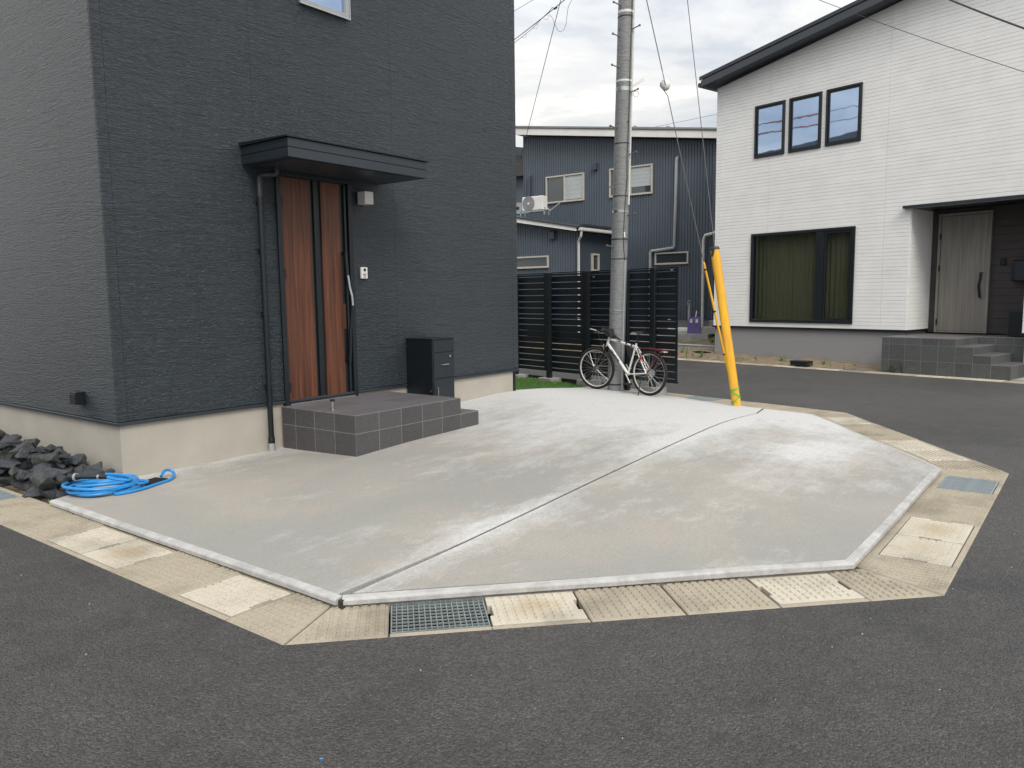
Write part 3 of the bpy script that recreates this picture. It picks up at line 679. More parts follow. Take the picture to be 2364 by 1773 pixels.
# parcel box
bz = slabz(3.65, -.25)
pb = thing('parcel_box', 'tall black parcel delivery box with chrome handles beside the tiled porch', 'parcel box', FD @ T((3.468, -.46, bz)))
H = 1.012-bz
MB().box(0, .383, 0, .43, 0, H-.012).obj('body', MT['black'], pb, bevel=.004)
box('lid', MT['black'], pb, -.004, .387, -.008, .434, H-.012, H, bevel=.003)
for nm, a, b2 in (('mail_flap', H-.165, H-.025), ('drawer_panel', H-.47, H-.175), ('parcel_door', .03, H-.495)):
    q = box(nm, MT['navy'], pb, .018, .365, -.008, -.0005, a, b2, bevel=.003)
    if nm == 'drawer_panel':
        MB().tube([(.14, -.008, a+.155), (.14, -.03, a+.155), (.255, -.03, a+.155), (.255, -.008, a+.155)], .006, 8).obj('handle', MT['steel'], q)
        MB().lathe([(.013, 0), (.013, .008), (.006, .010)], 14, (.30, -.008, a+.25), Matrix.Rotation(R(90), 3, 'X')).obj('lock', MT['steel'], q)
    if nm == 'parcel_door': MB().tube([(.06, -.008, .25), (.06, -.03, .25), (.06, -.03, .37), (.06, -.008, .37)], .006, 8).obj('handle', MT['steel'], q)
MB().lathe([(.012, 0), (.012, .012)], 12, (-.001, .03, .33), Matrix.Rotation(R(-90), 3, 'Y')).obj('side_lock', MT['steel'], pb)

# ================================================================ WHITE HOUSE
WN, WS0, WS1 = 16.2, -11.9, -3.0
wh = thing('white_house', 'white ribbed-siding house with dark sloping roof and black framed windows', 'house', FW @ T((WS0, WN, 0)))
IW = T((-WS0, -WN, 0))                                      # children are laid out in street coordinates
def wobj(mb, name, mt, parent=None, **k):
    if parent is None: return mb.obj(name, mt, wh, M=IW, **k)
    return mb.obj(name, mt, parent, **k)
WZ = .71; sl = .179
def rl(s): return 6.44+sl*(s+11.86)
W3 = [(-10.825, -10.045, 4.63, 5.815), (-9.945, -9.165, 4.63, 5.82), (-9.065, -8.275, 4.64, 5.825)]
BW = (-10.855, -8.315, .815, 2.89); RC = (-7.19, -5.10, .0, 3.15)
ops = W3+[BW, RC]
wobj(MB().box(WS0+.03, RC[0]-.04, WN+.03, WN+6, -.3, WZ-.03).box(RC[0]-.04, WS1, WN+1.05, WN+6, -.3, WZ-.03).box(RC[1]+.03, WS1, WN+.03, WN+1.05, -.3, WZ-.03), 'foundation', MT['mud'])
# structural wall sheet behind the boards
mb = MB()
for a, b2, c0, c1 in cells(WS0+.004, WS1, WZ, 6.40, ops): mb.box(a, b2, WN+.018, WN+.15, c0, c1)
mb.prism([(WS0+.3, 6.40), (WS1, 6.40), (WS1, rl(WS1)), (-11.86, rl(-11.86))], WN+.018, WN+.15, 'y')
mb.box(WS0+.004, WS0+.15, WN+.15, WN+6, WZ, 6.4)
ww_ = wobj(mb, 'wall', MT['found_grey'])
pit = .0758; vjs = [WS0, -11.78, -10.43, -7.715, -4.7, WS1]
def grooved(z0, z1, f0, f1, pitch=pit, org=WZ+.002, dp=.009, w=.0031):
    """profile of a board: face at f0, back at f1, V grooves on a fixed grid"""
    p = [(f0, z0)]; k = math.ceil((z0-org)/pitch+1e-6)
    while org+k*pitch < z1-.004:
        z = org+k*pitch
        if z > z0+.004: p += [(f0, z-w), (f0+(dp if f1 > f0 else -dp), z-w*.6), (f0+(dp if f1 > f0 else -dp), z+w*.6), (f0, z+w)]
        k += 1
    return p+[(f0, z1), (f1, z1), (f1, z0)]
def clip(o, co, no):
    bm = bmesh.new(); bm.from_mesh(o.data); r = bmesh.ops.bisect_plane(bm, geom=bm.verts[:]+bm.edges[:]+bm.faces[:], plane_co=co, plane_no=no, clear_outer=True)
    es = [e for e in r['geom_cut'] if isinstance(e, bmesh.types.BMEdge)]
    if es: bmesh.ops.edgeloop_fill(bm, edges=es)
    bm.to_mesh(o.data); bm.free()
z = WZ+.002
while z < rl(WS1)-.03:
    a0, a1 = z, z+6*pit
    for k in range(len(vjs)-1):
        s0, s1 = vjs[k]+.0012, vjs[k+1]-.0012
        if rl(s1) < a0+.02: continue
        for c in cells(s0, s1, a0+.001, a1-.001, ops):
            o = MB().prism(grooved(c[2], c[3], WN, WN+.0175), c[0], c[1], 'x').obj('siding_board', MT['whitewall'], ww_)
            if rl(c[0]) < c[3]: clip(o, (-11.86, 0, 6.44), (-sl, 0, 1))
    if a0 < RC[3]:
        t1 = min(a1, RC[3])
        for xa, xb in ((RC[0]+.016, RC[0]+.001), (RC[1]-.016, RC[1]-.001)):
            m = MB(); pr = grooved(a0+.001, t1-.001, xa, xb); m.prism(pr, WN+.019, WN+1.0, 'y'); m.obj('siding_board', MT['whitewall'], ww_)
    z = a1
wobj(MB().box(WS0-.012, RC[0]+.01, WN-.022, WN+.03, WZ-.045, WZ).box(RC[0]-.01, RC[0]+.02, WN+.03, WN+1.02, WZ-.045, WZ), 'base_flashing', MT['black']); wobj(MB().box(RC[1]-.02, WS1, WN-.022, WN+.03, WZ-.045, WZ), 'base_flashing', MT['black'])
# roof
tp = lambda s: 6.69+.168*(s+12.08)
rf = wobj(MB().prism([(-12.08, tp(-12.08)-.21), (-2.5, tp(-2.5)-.21), (-2.5, tp(-2.5)), (-12.08, tp(-12.08))], WN-.36, WN+7, 'y'), 'roof', MT['roofdark'])
MB().prism([(-12.14, tp(-12.14)-.055), (-2.5, tp(-2.5)-.055), (-2.5, tp(-2.5)+.022), (-12.14, tp(-12.14)+.022)], WN-.40, WN-.361, 'y').obj('verge_trim', MT['canopy'], rf)
MB().prism([(-12.10, tp(-12.10)-.225), (-2.5, tp(-2.5)-.225), (-2.5, tp(-2.5)-.075), (-12.10, tp(-12.10)-.075)], WN-.385, WN-.361, 'y').obj('verge_board', MT['roofdark'], rf)
MB().box(-12.25, -12.09, WN-.3, WN+7, tp(-12.1)-.19, tp(-12.1)-.10).obj('eaves_gutter', MT['black'], rf)
for s in (-11.95, -10.75, -9.5): MB().prism([(s, tp(s)), (s+.10, tp(s+.1)), (s+.02, tp(s)+.055), (s-.06, tp(s)+.045)], WN-.2, WN+.3, 'y').obj('snow_guard', MT['galv'], rf)
# windows
def bw(nm, o, t, dep=.05):
    m = rectframe(MB(), o[0], o[1], o[2], o[3], t, WN-.03, WN+dep); return wobj(m, nm, MT['black'], bevel=.004)
for o in W3:
    f = bw('window', o, .045); rectframe(MB(), o[0]+.047, o[1]-.047, o[2]+.047, o[3]-.047, .035, WN-.008, WN+.03).obj('sash', MT['black'], f, bevel=.003)
    box('pane', MT['mirror'], f, o[0]+.083, o[1]-.083, WN+.006, WN+.014, o[2]+.083, o[3]-.083)
f = bw('window', BW, .065, .12)
MB().box(-9.20, -9.02, WN-.026, WN+.11, BW[2]+.066, BW[3]-.066).obj('mullion', MT['black'], f, bevel=.004)
rectframe(MB(), -9.018, BW[1]-.067, BW[2]+.067, BW[3]-.067, .05, WN-.012, WN+.05).obj('sash', MT['black'], f, bevel=.003)
box('pane', MT['glass'], f, BW[0]+.066, -9.202, WN+.03, WN+.036, BW[2]+.066, BW[3]-.066); box('pane', MT['glass'], f, -8.966, BW[1]-.119, WN+.01, WN+.016, BW[2]+.119, BW[3]-.119)
cu = MB(); pts = []; n = 110
for i in range(n+1):
    s = BW[0]+.03+(BW[1]-BW[0]-.06)*i/n; pts.append((s, WN+.20+.022*math.sin(i*1.25)+.008*math.sin(i*.37)))
cu.add([(a, b2, BW[2]-.1) for a, b2 in pts]+[(a, b2, BW[3]+.1) for a, b2 in pts], [(i, i+1, n+2+i, n+1+i) for i in range(n)]); cu.obj('curtain', MT['curtain'], f, smooth=True, fix=False)
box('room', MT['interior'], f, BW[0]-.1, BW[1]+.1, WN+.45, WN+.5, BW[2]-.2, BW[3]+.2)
# entrance recess
rc = wobj(MB().box(RC[0]-.05, RC[1]+.05, WN+1.02, WN+1.1, WZ-.1, 3.3), 'recess_wall', MT['interior'])
z = .64
while z < 3.15:
    for a, b2 in ((RC[0]+.012, -7.035), (-6.025, RC[1]-.012)): MB().box(a, b2, WN+1.0, WN+1.018, z+.003, min(3.15, z+.15)-.003).obj('brown_siding_board', MT['brownwall'], rc)
    z += .15
MB().box(-7.035, -6.025, WN+1.0, WN+1.018, 3.08, 3.15).obj('brown_siding_board', MT['brownwall'], rc)
so_ = wobj(MB().box(RC[0]-.12, RC[1]+.2, WN-.10, WN+1.02, 3.152, 3.185), 'entrance_soffit', MT['black'])
MB().box(RC[0]-.12, RC[1]+.2, WN-.11, WN-.101, 3.145, 3.20).obj('soffit_edge', MT['canopy'], so_)
df = wobj(rectframe(MB(), -7.03, -6.03, .64, 3.07, .05, WN+.93, WN+1.015, .03), 'front_door', MT['greywood'], bevel=.003)
dl = box('door_leaf', MT['greywood'], df, -6.975, -6.085, WN+.955, WN+.99, .675, 3.012, bevel=.003)
box('leaf_gap', MT['interior'], df, -6.98, -6.08, WN+.992, WN+1.0, .67, 3.02)
hd = MB(); hpts = [(-6.175, WN+.945, 1.86), (-6.175, WN+.90, 1.84), (-6.172, WN+.885, 1.74), (-6.19, WN+.875, 1.62), (-6.19, WN+.875, 1.55), (-6.175, WN+.885, 1.45), (-6.175, WN+.90, 1.37), (-6.175, WN+.945, 1.35)]
loft(hd, [[(s-.022, n-.012, z), (s+.022, n-.012, z), (s+.022, n+.012, z), (s-.022, n+.012, z)] for s, n, z in hpts]); hd.obj('handle', MT['black'], dl, smooth=True)
for z in (.80, 1.90, 2.55): box('hinge', MT['black'], df, -6.995, -6.975, WN+.92, WN+.96, z, z+.12)
icw = wobj(MB().box(-5.865, -5.765, WN+.97, WN+.999, 1.985, 2.115), 'intercom', MT['black'], bevel=.006); box('speaker', MT['navy'], icw, -5.845, -5.785, WN+.966, WN+.969, 2.0, 2.03); MB().lathe([(.016, 0), (.016, .005)], 12, (-5.815, WN+.97, 2.08), Matrix.Rotation(R(90), 3, 'X')).obj('camera_lens', MT['bglass'], icw)
mbx = wobj(MB().box(-5.60, -5.14, WN+.74, WN+.999, 1.66, 2.07), 'mailbox', MT['black'], bevel=.05, seg=3); box('mail_door', MT['canopy'], mbx, -5.52, -5.15, WN+.728, WN+.739, 1.68, 2.05, bevel=.004); box('slot_line', MT['black'], mbx, -5.52, -5.15, WN+.7265, WN+.7278, 1.86, 1.865)
wpb = thing('parcel_box', 'low charcoal parcel box standing on the grey porch below the mailbox', 'parcel box', FW @ T((-5.52, WN+.50, .622)))
MB().box(0, .40, 0, .40, 0, .50).obj('body', MT['navy'], wpb, bevel=.012, seg=2); box('lid', MT['canopy'], wpb, -.005, .405, -.008, .405, .501, .53, bevel=.006); box('door_panel', MT['black'], wpb, .03, .37, -.006, -.0005, .04, .46, bevel=.004)
# tiled entrance steps
PF, NB = 15.35, 16.37
pw = wobj(MB().box(-7.259, -5.9015, PF+.0015, WN+1.02, -.3, .6105).box(-5.9015, -5.105, NB+.0015, WN+1.02, -.3, .6105).box(-5.9015, -5.5985, PF+.0015, NB+.0015, -.3, .4705).box(-5.5985, -5.2935, PF+.0015, NB+.0015, -.3, .3255).box(-5.2935, -4.9715, PF+.0015, NB+.0015, -.3, .1655), 'entrance_steps', MT['grout'])
sj = [-7.26, -7.112, -6.81, -6.507, -6.203, -5.90, -5.597, -5.292, -4.97]; zj = [-.12, .17, .475, .61]
def stop(s): return .61 if s < -5.9 else (.47 if s < -5.6 else (.325 if s < -5.3 else .165))
rr = []
for i in range(8):
    h = stop((sj[i]+sj[i+1])/2)
    rr += [(sj[i], sj[i+1], zj[j], min(zj[j+1], h)) for j in range(3) if zj[j] < h-.02]
tiles(pw, MT['tileg'], rr, 'y', PF)
nj = [PF, PF+.303, PF+.606, PF+.909, NB]
nj = [PF+.002, PF+.34, PF+.68, NB]
for s, a, b2 in ((-5.90, .472, .61), (-5.597, .327, .47), (-5.292, .167, .325), (-4.97, -.12, .165)): tiles(pw, MT['tileg'], [(nj[j], nj[j+1], a, b2) for j in range(3)], 'x', s-.009)
tiles(pw, MT['tileg'], [(-5.9, -5.597, .475, .61), (-5.597, -5.292, .475, .61), (-5.292, -5.11, .475, .61), (-5.597, -5.292, .327, .475), (-5.292, -5.11, .17, .475)], 'y', NB)
for a, b2, h in ((-5.9, -5.597, .472), (-5.597, -5.292, .327), (-5.292, -4.97, .167)): tiles(pw, MT['tiletop'], [(a, b2, nj[j], nj[j+1]) for j in range(3)], 'z', h, name='tread_tile')
tiles(pw, MT['tiletop'], [(sj[i], sj[i+1], n0, n1) for i in range(5) for n0, n1 in ((PF, PF+.6), (PF+.6, PF+1.2), (PF+1.2, WN+.99))]+[(sj[i], min(sj[i+1], -5.11), NB, WN+.99) for i in (5, 6, 7)], 'z', .612, name='tread_tile')
# pale path at the foot of the steps
MB().box(-4.965, -2, 15.36, 17.0, -.3, -.075).obj('entrance_path', MT['block'], None, M=FW, kind='structure')

# ================================================================ BLUE HOUSE ACROSS THE STREET
BX = 18.0
bh = thing('blue_house', 'two-storey blue-grey ribbed metal house with white fascia and lean-to wing', 'house', FD @ T((BX, 2.2, .40)))
IB = T((-BX, -2.2, -.40))
def bobj(mb, name, mt, parent=None, **k):
    return mb.obj(name, mt, bh, M=IB, **k) if parent is None else mb.obj(name, mt, parent, **k)
Zb = -.046
def rz(y): return 5.774+(y-2.17)*.1455                        # underside of the fascia along the wall
yR, yL = 2.22, 8.91
bwall = bobj(MB().prism([(yR+.01, .80), (yL-.01, .80), (yL-.01, rz(yL)-.02), (yR+.01, rz(yR)-.02)], BX+.03, BX+7, 'x'), 'wall', MT['bluedark'])
def ribbed(name, parent, y0, y1, z0, ztop, face, mt, pitch=.090, clipper=None):
    """vertical ribbed cladding panels, five ribs to a panel"""
    y = y0
    while y < y1-.02:
        ye_ = min(y1, y+5*pitch); p = [(face+.025, y), (face, y)]; k = y
        while k+pitch <= ye_+1e-6:
            p += [(face, k+pitch*.70), (face+.016, k+pitch*.74), (face+.016, k+pitch*.96), (face, k+pitch)]; k += pitch
        if p[-1][1] < ye_-.005: p.append((face, ye_))
        p.append((face+.025, ye_))
        o = MB().prism(p, z0, max(ztop(y), ztop(ye_)), 'z').obj(name, mt, parent)
        clip(o, (0, y, ztop(y)), (0, -(ztop(ye_)-ztop(y))/(ye_-y), 1)); y = ye_
ribbed('cladding_panel', bwall, yR, yL, .78, lambda y: rz(y)-.01, BX, MT['bluewall'])
bobj(MB().box(BX+.05, BX+7, yR+.05, yL-.05, .0, .80), 'foundation', MT['found_grey'])
rfb = bobj(MB().prism([(1.9, rz(1.9)+.03), (9.15, rz(9.15)+.03), (9.15, rz(9.15)+.22), (1.9, rz(1.9)+.22)], BX-.30, BX+7.3, 'x'), 'roof', MT['whitetrim'])
MB().prism([(1.88, rz(1.88)), (9.17, rz(9.17)), (9.17, rz(9.17)+.185), (1.88, rz(1.88)+.185)], BX-.325, BX-.301, 'x').obj('fascia', MT['whitetrim'], rfb)
MB().prism([(1.86, rz(1.86)+.222), (9.2, rz(9.2)+.222), (9.2, rz(9.2)+.275), (1.86, rz(1.86)+.275)], BX-.36, BX+7.4, 'x').obj('roof_sheet', MT['found_grey'], rfb)
for yy in (4.62, 3.55): MB().prism([(yy, rz(yy)+.276), (yy-.16, rz(yy-.16)+.276), (yy+.05, rz(yy)+.35), (yy+.10, rz(yy)+.33)], BX-.2, BX+.2, 'x').obj('snow_guard', MT['galv'], rfb)
def bwin(y0, y1, z0, z1, X, slide=True, parent=bh, M=IB):
    """window in a wall facing -x"""
    m = MB(); t = .045
    for q in ((y0, y0+t, z0, z1), (y1-t, y1, z0, z1), (y0+t, y1-t, z1-t, z1), (y0+t, y1-t, z0, z0+t*1.2)): m.box(X-.05, X+.03, *q)
    f = m.obj('window', MT['cream'], parent, M=M, bevel=.003)
    ym = (y0+y1)/2
    if slide:
        MB().box(X-.045, X+.02, ym-.028, ym+.028, z0+t*1.2, z1-t).obj('meeting_stile', MT['cream'], f)
        MB().box(X-.012, X-.004, y0+t, ym-.028, z0+t*1.2, z1-t).obj('pane', MT['bglass'], f); MB().box(X-.004, X+.004, ym+.028, y1-t, z0+t*1.2, z1-t).obj('pane', MT['bglass'], f)
    else: MB().box(X-.012, X-.004, y0+t, y1-t, z0+t*1.2, z1-t).obj('pane', MT['bglass'], f)
    return f
w1 = bwin(6.53, 7.985, 4.475, 5.335, BX); w2 = bwin(4.145, 5.61, 4.475, 5.34, BX); bwin(2.97, 4.045, 2.37, 2.73, BX, False)
# blinds drawn behind the right-hand panes
for wq, y0, y1, zl in ((w1, 6.58, 7.23, 4.55), (w2, 4.19, 4.85, 4.72)):
    n = 5
    for k in range(n): MB().box(BX-.0180, BX-.0130, y0, y1, zl+(5.28-zl)*k/n+.004, zl+(5.28-zl)*(k+1)/n).obj('blind_slat', MT['blind'], wq)
def bvent(cx, cy, X, h=.22, wd=.13):
    p = Dx(*B6(cx, cy), X); m = MB().prism([(X, p.z-h/2), (X-.10, p.z-h/2), (X-.10, p.z+h*.30), (X, p.z+h/2)], p.y-wd/2, p.y+wd/2, 'y'); return bobj(m, 'vent_hood', MT['bluedark'])
bvent(884, 428, BX)
# pipes on the wall
def pp(cx, cy, X): p = Dx(*B6(cx, cy), X-.07); return (p.x, p.y, p.z)
bobj(MB().tube([pp(1655, 345, BX+.06), pp(1647, 352, BX), pp(1645, 372, BX), pp(1626, 1185, BX), pp(1618, 1198, BX), pp(1408, 1228, BX), pp(1398, 1240, BX), pp(1396, 1330, BX), (BX-.07, pp(1396, 1330, BX)[1], .5)], .045, 10), 'duct_pipe', MT['pipe_grey'], smooth=True)
bobj(MB().tube([pp(262, 512, BX+.06), pp(253, 520, BX), pp(252, 545, BX), pp(252, 720, BX)], .05, 10), 'refrigerant_duct', MT['bluedark'], smooth=True)
a_ = Dx(*B7(1640, 70), BX-.1)
q0 = Dx(1160+1605*.2893, 500+185*.2893, BX-.1); q1 = Dx(1160+1594*.2893, 500+880*.2893, BX-.1); q2 = Dx(1160+1695*.2893, 500+130*.2893, BX-.1); q3 = Dx(1160+1618*.2893, 500+150*.2893, BX-.1)
bobj(MB().tube([(BX-.1, q2.y-.3, q2.z+.06), (BX-.1, q3.y, q3.z), (BX-.1, q0.y, q0.z), (BX-.1, q0.y, .42)], .045, 10), 'rainwater_pipe', MT['pipe_white'], smooth=True)
sdp = bobj(MB().box(BX+.06, BX+.14, 1.35, 2.21, .75, 2.75), 'side_door', MT['bluedark']); MB().box(BX+.03, BX+.059, 1.42, 2.15, .8, 2.68).obj('door_panel', MT['canopy'], sdp)
# lean-to wing
AX = 16.0; ay0, ay1 = 5.50, 10.5
def az(y): return 3.355+(y-5.55)*.178
an = bobj(MB().prism([(ay0+.012, .5), (ay1, .5), (ay1, az(ay1)-.02), (ay0+.012, az(ay0)-.02)], AX+.03, BX+.02, 'x'), 'wing', MT['bluedark'])
ribbed('cladding_panel', an, ay0, ay1, .5, lambda y: az(y)-.01, AX, MT['bluewall'])
MB().prism([(ay0-.10, az(ay0-.1)), (ay1, az(ay1)), (ay1, az(ay1)+.17), (ay0-.10, az(ay0-.1)+.11)], AX-.25, AX-.22, 'x').obj('fascia', MT['whitetrim'], an)
MB().prism([(ay0-.22, az(ay0-.22)+.10), (ay1, az(ay1)+.165), (ay1, az(ay1)+.21), (ay0-.22, az(ay0-.22)+.145)], AX-.28, BX, 'x').obj('roof_sheet', MT['roofdark'], an)
MB().prism([(ay0-.10, az(ay0-.1)+.01), (ay1, az(ay1)+.01), (ay1, az(ay1)+.05), (ay0-.10, az(ay0-.1)+.05)], AX-.219, BX, 'x').obj('soffit', MT['whitetrim'], an)
MB().box(AX-.26, BX-.05, ay0-.29, ay0-.17, az(ay0)-.02, az(ay0)+.07).obj('eaves_gutter', MT['pipe_white'], an, bevel=.015)
MB().tube([(AX-.18, ay0-.23, az(ay0)-.02), (AX-.18, ay0-.22, az(ay0)-.16), (AX-.06, ay0-.06, az(ay0)-.30), (AX-.06, ay0-.06, .42)], .038, 10).obj('rainwater_pipe', MT['pipe_white'], an, smooth=True)
for k in range(6): MB().box(AX+.1+k*.28, AX+.33+k*.28, ay0-.1, ay0+.02, az(ay0)+.155, az(ay0)+.215).obj('snow_guard', MT['roofdark'], an)
bwin(6.52, 8.4, 2.33, 2.69, AX, False)
bvent(482, 1072, AX, .26, .16)
# narrow window in the wing's side wall (faces -y)
p0 = Dy(*B6(840, 1250), ay0); p1 = Dy(*B6(905, 1420), ay0)
wn = bobj(rectframe(MB(), p0.x, p1.x, p1.z, p0.z, .05, ay0-.05, ay0+.02), 'window', MT['cream'], bevel=.003); MB().box(p0.x+.05, p1.x-.05, ay0-.012, ay0-.004, p1.z+.05, p0.z-.05).obj('pane', MT['bglass'], wn)
# air conditioner on its stand on the wing roof
c0 = Dx(1204, 490, 17.0)
zr = az(c0.y)+.21
ac = thing('air_conditioner', 'white outdoor air conditioner unit on steel stand above the lean-to roof', 'air conditioner', FD @ T((17.0, c0.y-.42, zr)))
top_z = Dx(1204, 456, 17.0).z-zr; bot_z = Dx(1204, 488, 17.0).z-zr
MB().box(0, .28, -.40, .40, bot_z, top_z).obj('casing', MT['white'], ac, bevel=.02, seg=2)
rg = MB()
for k in range(1, 7): rg.lathe([(k*.035-.004, 0), (k*.035-.004, .006), (k*.035+.004, .006), (k*.035+.004, 0)], 24, (-.002, .14, (bot_z+top_z)/2), Matrix.Rotation(R(-90), 3, 'Y'))
rg.obj('fan_grille', MT['pipe_grey'], ac); MB().lathe([(.235, 0), (.235, .004)], 28, (0, .14, (bot_z+top_z)/2), Matrix.Rotation(R(-90), 3, 'Y')).obj('fan_opening', MT['found_grey'], ac)
MB().lathe([(.04, 0), (.035, .014)], 16, (-.004, .14, (bot_z+top_z)/2), Matrix.Rotation(R(-90), 3, 'Y')).obj('fan_hub', MT['white'], ac)
for y in (-.46, .46):
    for x in (.02, .26): MB().box(x-.02, x+.02, y-.02, y+.02, -.02 if y < 0 else 0, bot_z-.02+(.12 if y > 0 and x < .1 else 0)).obj('stand_leg', MT['galv'], ac)
for x in (.02, .26): MB().box(x-.02, x+.02, -.48, .48, bot_z-.05, bot_z-.01).obj('stand_rail', MT['galv'], ac)
MB().tube([(.1, -.41, bot_z+.1), (.1, -.5, bot_z+.05), (.12, -.6, .1), (.15, -.95, .3)], .012, 6).obj('refrigerant_hose', MT['pipe_white'], ac)
# dark house further down the street
fh = thing('far_house', 'dark grey house glimpsed between the charcoal wall and the blue house', 'house', FD @ T((24, 12.2, 0)))
MB().box(0, 8, 0, 6, 0, 6.75).obj('wall', MT['bluewall'], fh)
rr_ = MB().prism([(-.6, 7.05), (6.4, 8.4), (6.4, 8.75), (-.6, 7.4)], -.45, 8.4, 'x').obj('roof', MT['roofdark'], fh)
MB().box(-.36, .0, -.3, 6, 6.55, 7.0).obj('soffit_band', MT['brownwall'], fh)
fp = MB().prism([(-.6, 4.75), (6.2, 5.3), (6.2, 5.75), (-.6, 5.2)], -1.6, -1.2, 'x').obj('lower_roof_edge', MT['pipe_grey'], fh)
MB().box(-1.5, 0, -.4, 6, 0, 4.75).obj('lower_wall', MT['bluewall'], fh)
for k in range(3): MB().box(-1.62, -1.601, .2+k*.6, .45+k*.6, 5.0+k*.04, 5.1+k*.04).obj('gutter_bracket', MT['black'], fh)

# ================================================================ LOT BETWEEN BLUE AND WHITE HOUSE
# verge soil along the kerb, lumpy
def soil_strip(name, s0, s1, n0, n1, hfun, F=FW, ds=.12):
    ns = int((s1-s0)/ds); nn = 9; v = []; f = []
    for i in range(ns+1):
        for j in range(nn+1):
            s, n = s0+(s1-s0)*i/ns, n0+(n1-n0)*j/nn; v.append((s, n, hfun(s, j/nn)))
    for i in range(ns):
        for j in range(nn): a = i*(nn+1)+j; f.append((a, a+nn+1, a+nn+2, a+1))
    m = MB(); m.add(v, f); return m.obj(name, MT['soil'], None, smooth=True, M=F, kind='structure')
def lump(s, t):
    return -.085+.10*min(1, t*2.2)*(.65+.35*math.sin(s*2.3+1)*math.sin(s*.9)+.22*math.sin(s*7.1+t*5))+.05*(t > .3)*max(0, (-9.5-s)/3)
soil_strip('verge_soil', -20, -7.27, 15.355, 16.26, lump)
soil_strip('lot_soil', -20, -11.8, 16.22, 19.5, lambda s, t: .02+.33*min(1, t*1.6)+.03*math.sin(s*5+t*9))
# block walls and raised platform
bk = thing('block_wall', 'low grey concrete block retaining wall beside the white house corner', 'retaining wall', FW @ T((-12.9, 16.45, -.05)))
for k in range(3): MB().box(-.9+k*.60+.003, -.9+(k+1)*.60-.003, 0, .12, 0, .20).obj('block', MT['block'], bk, bevel=.004)
MB().box(-.9, .9, -.015, .135, .202, .228).obj('cap_stone', MT['lip'], bk, bevel=.004)
bobj(MB().box(16.95, BX+.2, 1.9, 5.4, -.2, .395), 'terrace', MT['block'], bevel=.01)
st_ = bobj(MB().box(17.10, BX+.05, 1.35, 2.28, .39, .58), 'side_step', MT['block'], bevel=.01); MB().box(17.5, BX+.05, 1.35, 2.1, .581, .76).obj('upper_step', MT['block'], st_, bevel=.01)
# wash basin with standpipe tap
bp_ = Dx(*B7(740, 548), 17.35)
wb = thing('wash_basin', 'white low outdoor wash basin on the concrete terrace', 'basin', FD @ T((17.35, bp_.y, .397)))
MB().box(-.22, .22, -.32, .38, 0, .05).obj('base', MT['white'], wb, bevel=.01); rectframe(MB(), -.25, .25, 0, .16, .0, 0, 0) if False else None
m = MB()
for q in ((-.25, -.21, -.35, .41), (.21, .25, -.35, .41), (-.21, .21, -.35, -.31), (-.21, .21, .37, .41)): m.box(*q, .051, .15)
m.obj('rim', MT['white'], wb, bevel=.008)
tp_ = thing('standpipe_tap', 'steel standpipe with tap behind the white wash basin', 'tap', FD @ T((17.75, bp_.y+.05, .397)))
MB().box(-.03, .03, -.03, .03, 0, .92).obj('post', MT['pipe_grey'], tp_, bevel=.006); MB().tube([(-.03, 0, .86), (-.10, 0, .86), (-.13, 0, .84), (-.13, 0, .79)], .014, 8).obj('spout', MT['steel'], tp_); MB().box(-.11, -.05, -.035, .035, .885, .905).obj('tap_handle', MT['steel'], tp_)
# snow shovel leaning on the step
sp0 = Dx(*B7(915, 545), 17.15); zt_ = Dx(*B7(975, 160), 17.3).z
sh = thing('snow_shovel', 'purple plastic snow shovel leaning by the white rainwater pipe', 'shovel', FD @ T((17.08, sp0.y, .398)))
Hs = zt_-.398
sv = MB(); loft(sv, [[(-.02, -.19, 0), (-.02, .19, 0), (.0, .19, 0), (.0, -.19, 0)], [(.015, -.20, .3), (.015, .20, .3), (.035, .20, .3), (.035, -.20, .3)], [(.05, -.17, .46), (.05, .17, .46), (.08, .17, .46), (.08, -.17, .46)]]); sv.obj('blade', MT['purple'], sh)
for y in (-.12, .05): MB().box(.0, .02, y, y+.07, .30, .40).obj('blade_rib', MT['white'], sh)
MB().tube([(.06, 0, .30), (.12, -.02, .62), (.16, -.05, Hs-.22)], .018, 8).obj('shaft', MT['steel'], sh); MB().tube([(.16, -.05, Hs-.24), (.165, -.055, Hs-.12), (.17, -.12, Hs), (.17, .01, Hs), (.165, -.055, Hs-.12)], .015, 8).obj('grip', MT['purple'], sh)
# black drain box lying in the verge
d0 = Gw(1843, 843, -.05)
db = thing('drain_box', 'small black plastic drain box half buried in the verge soil', 'drain box', FW @ T((d0.x, d0.y+.12, -.06)))
MB().box(-.20, .20, -.12, .12, 0, .085).obj('body', MT['black'], db, bevel=.008); MB().box(-.21, .21, -.13, .13, .086, .10).obj('lid', MT['navy'], db, bevel=.004)

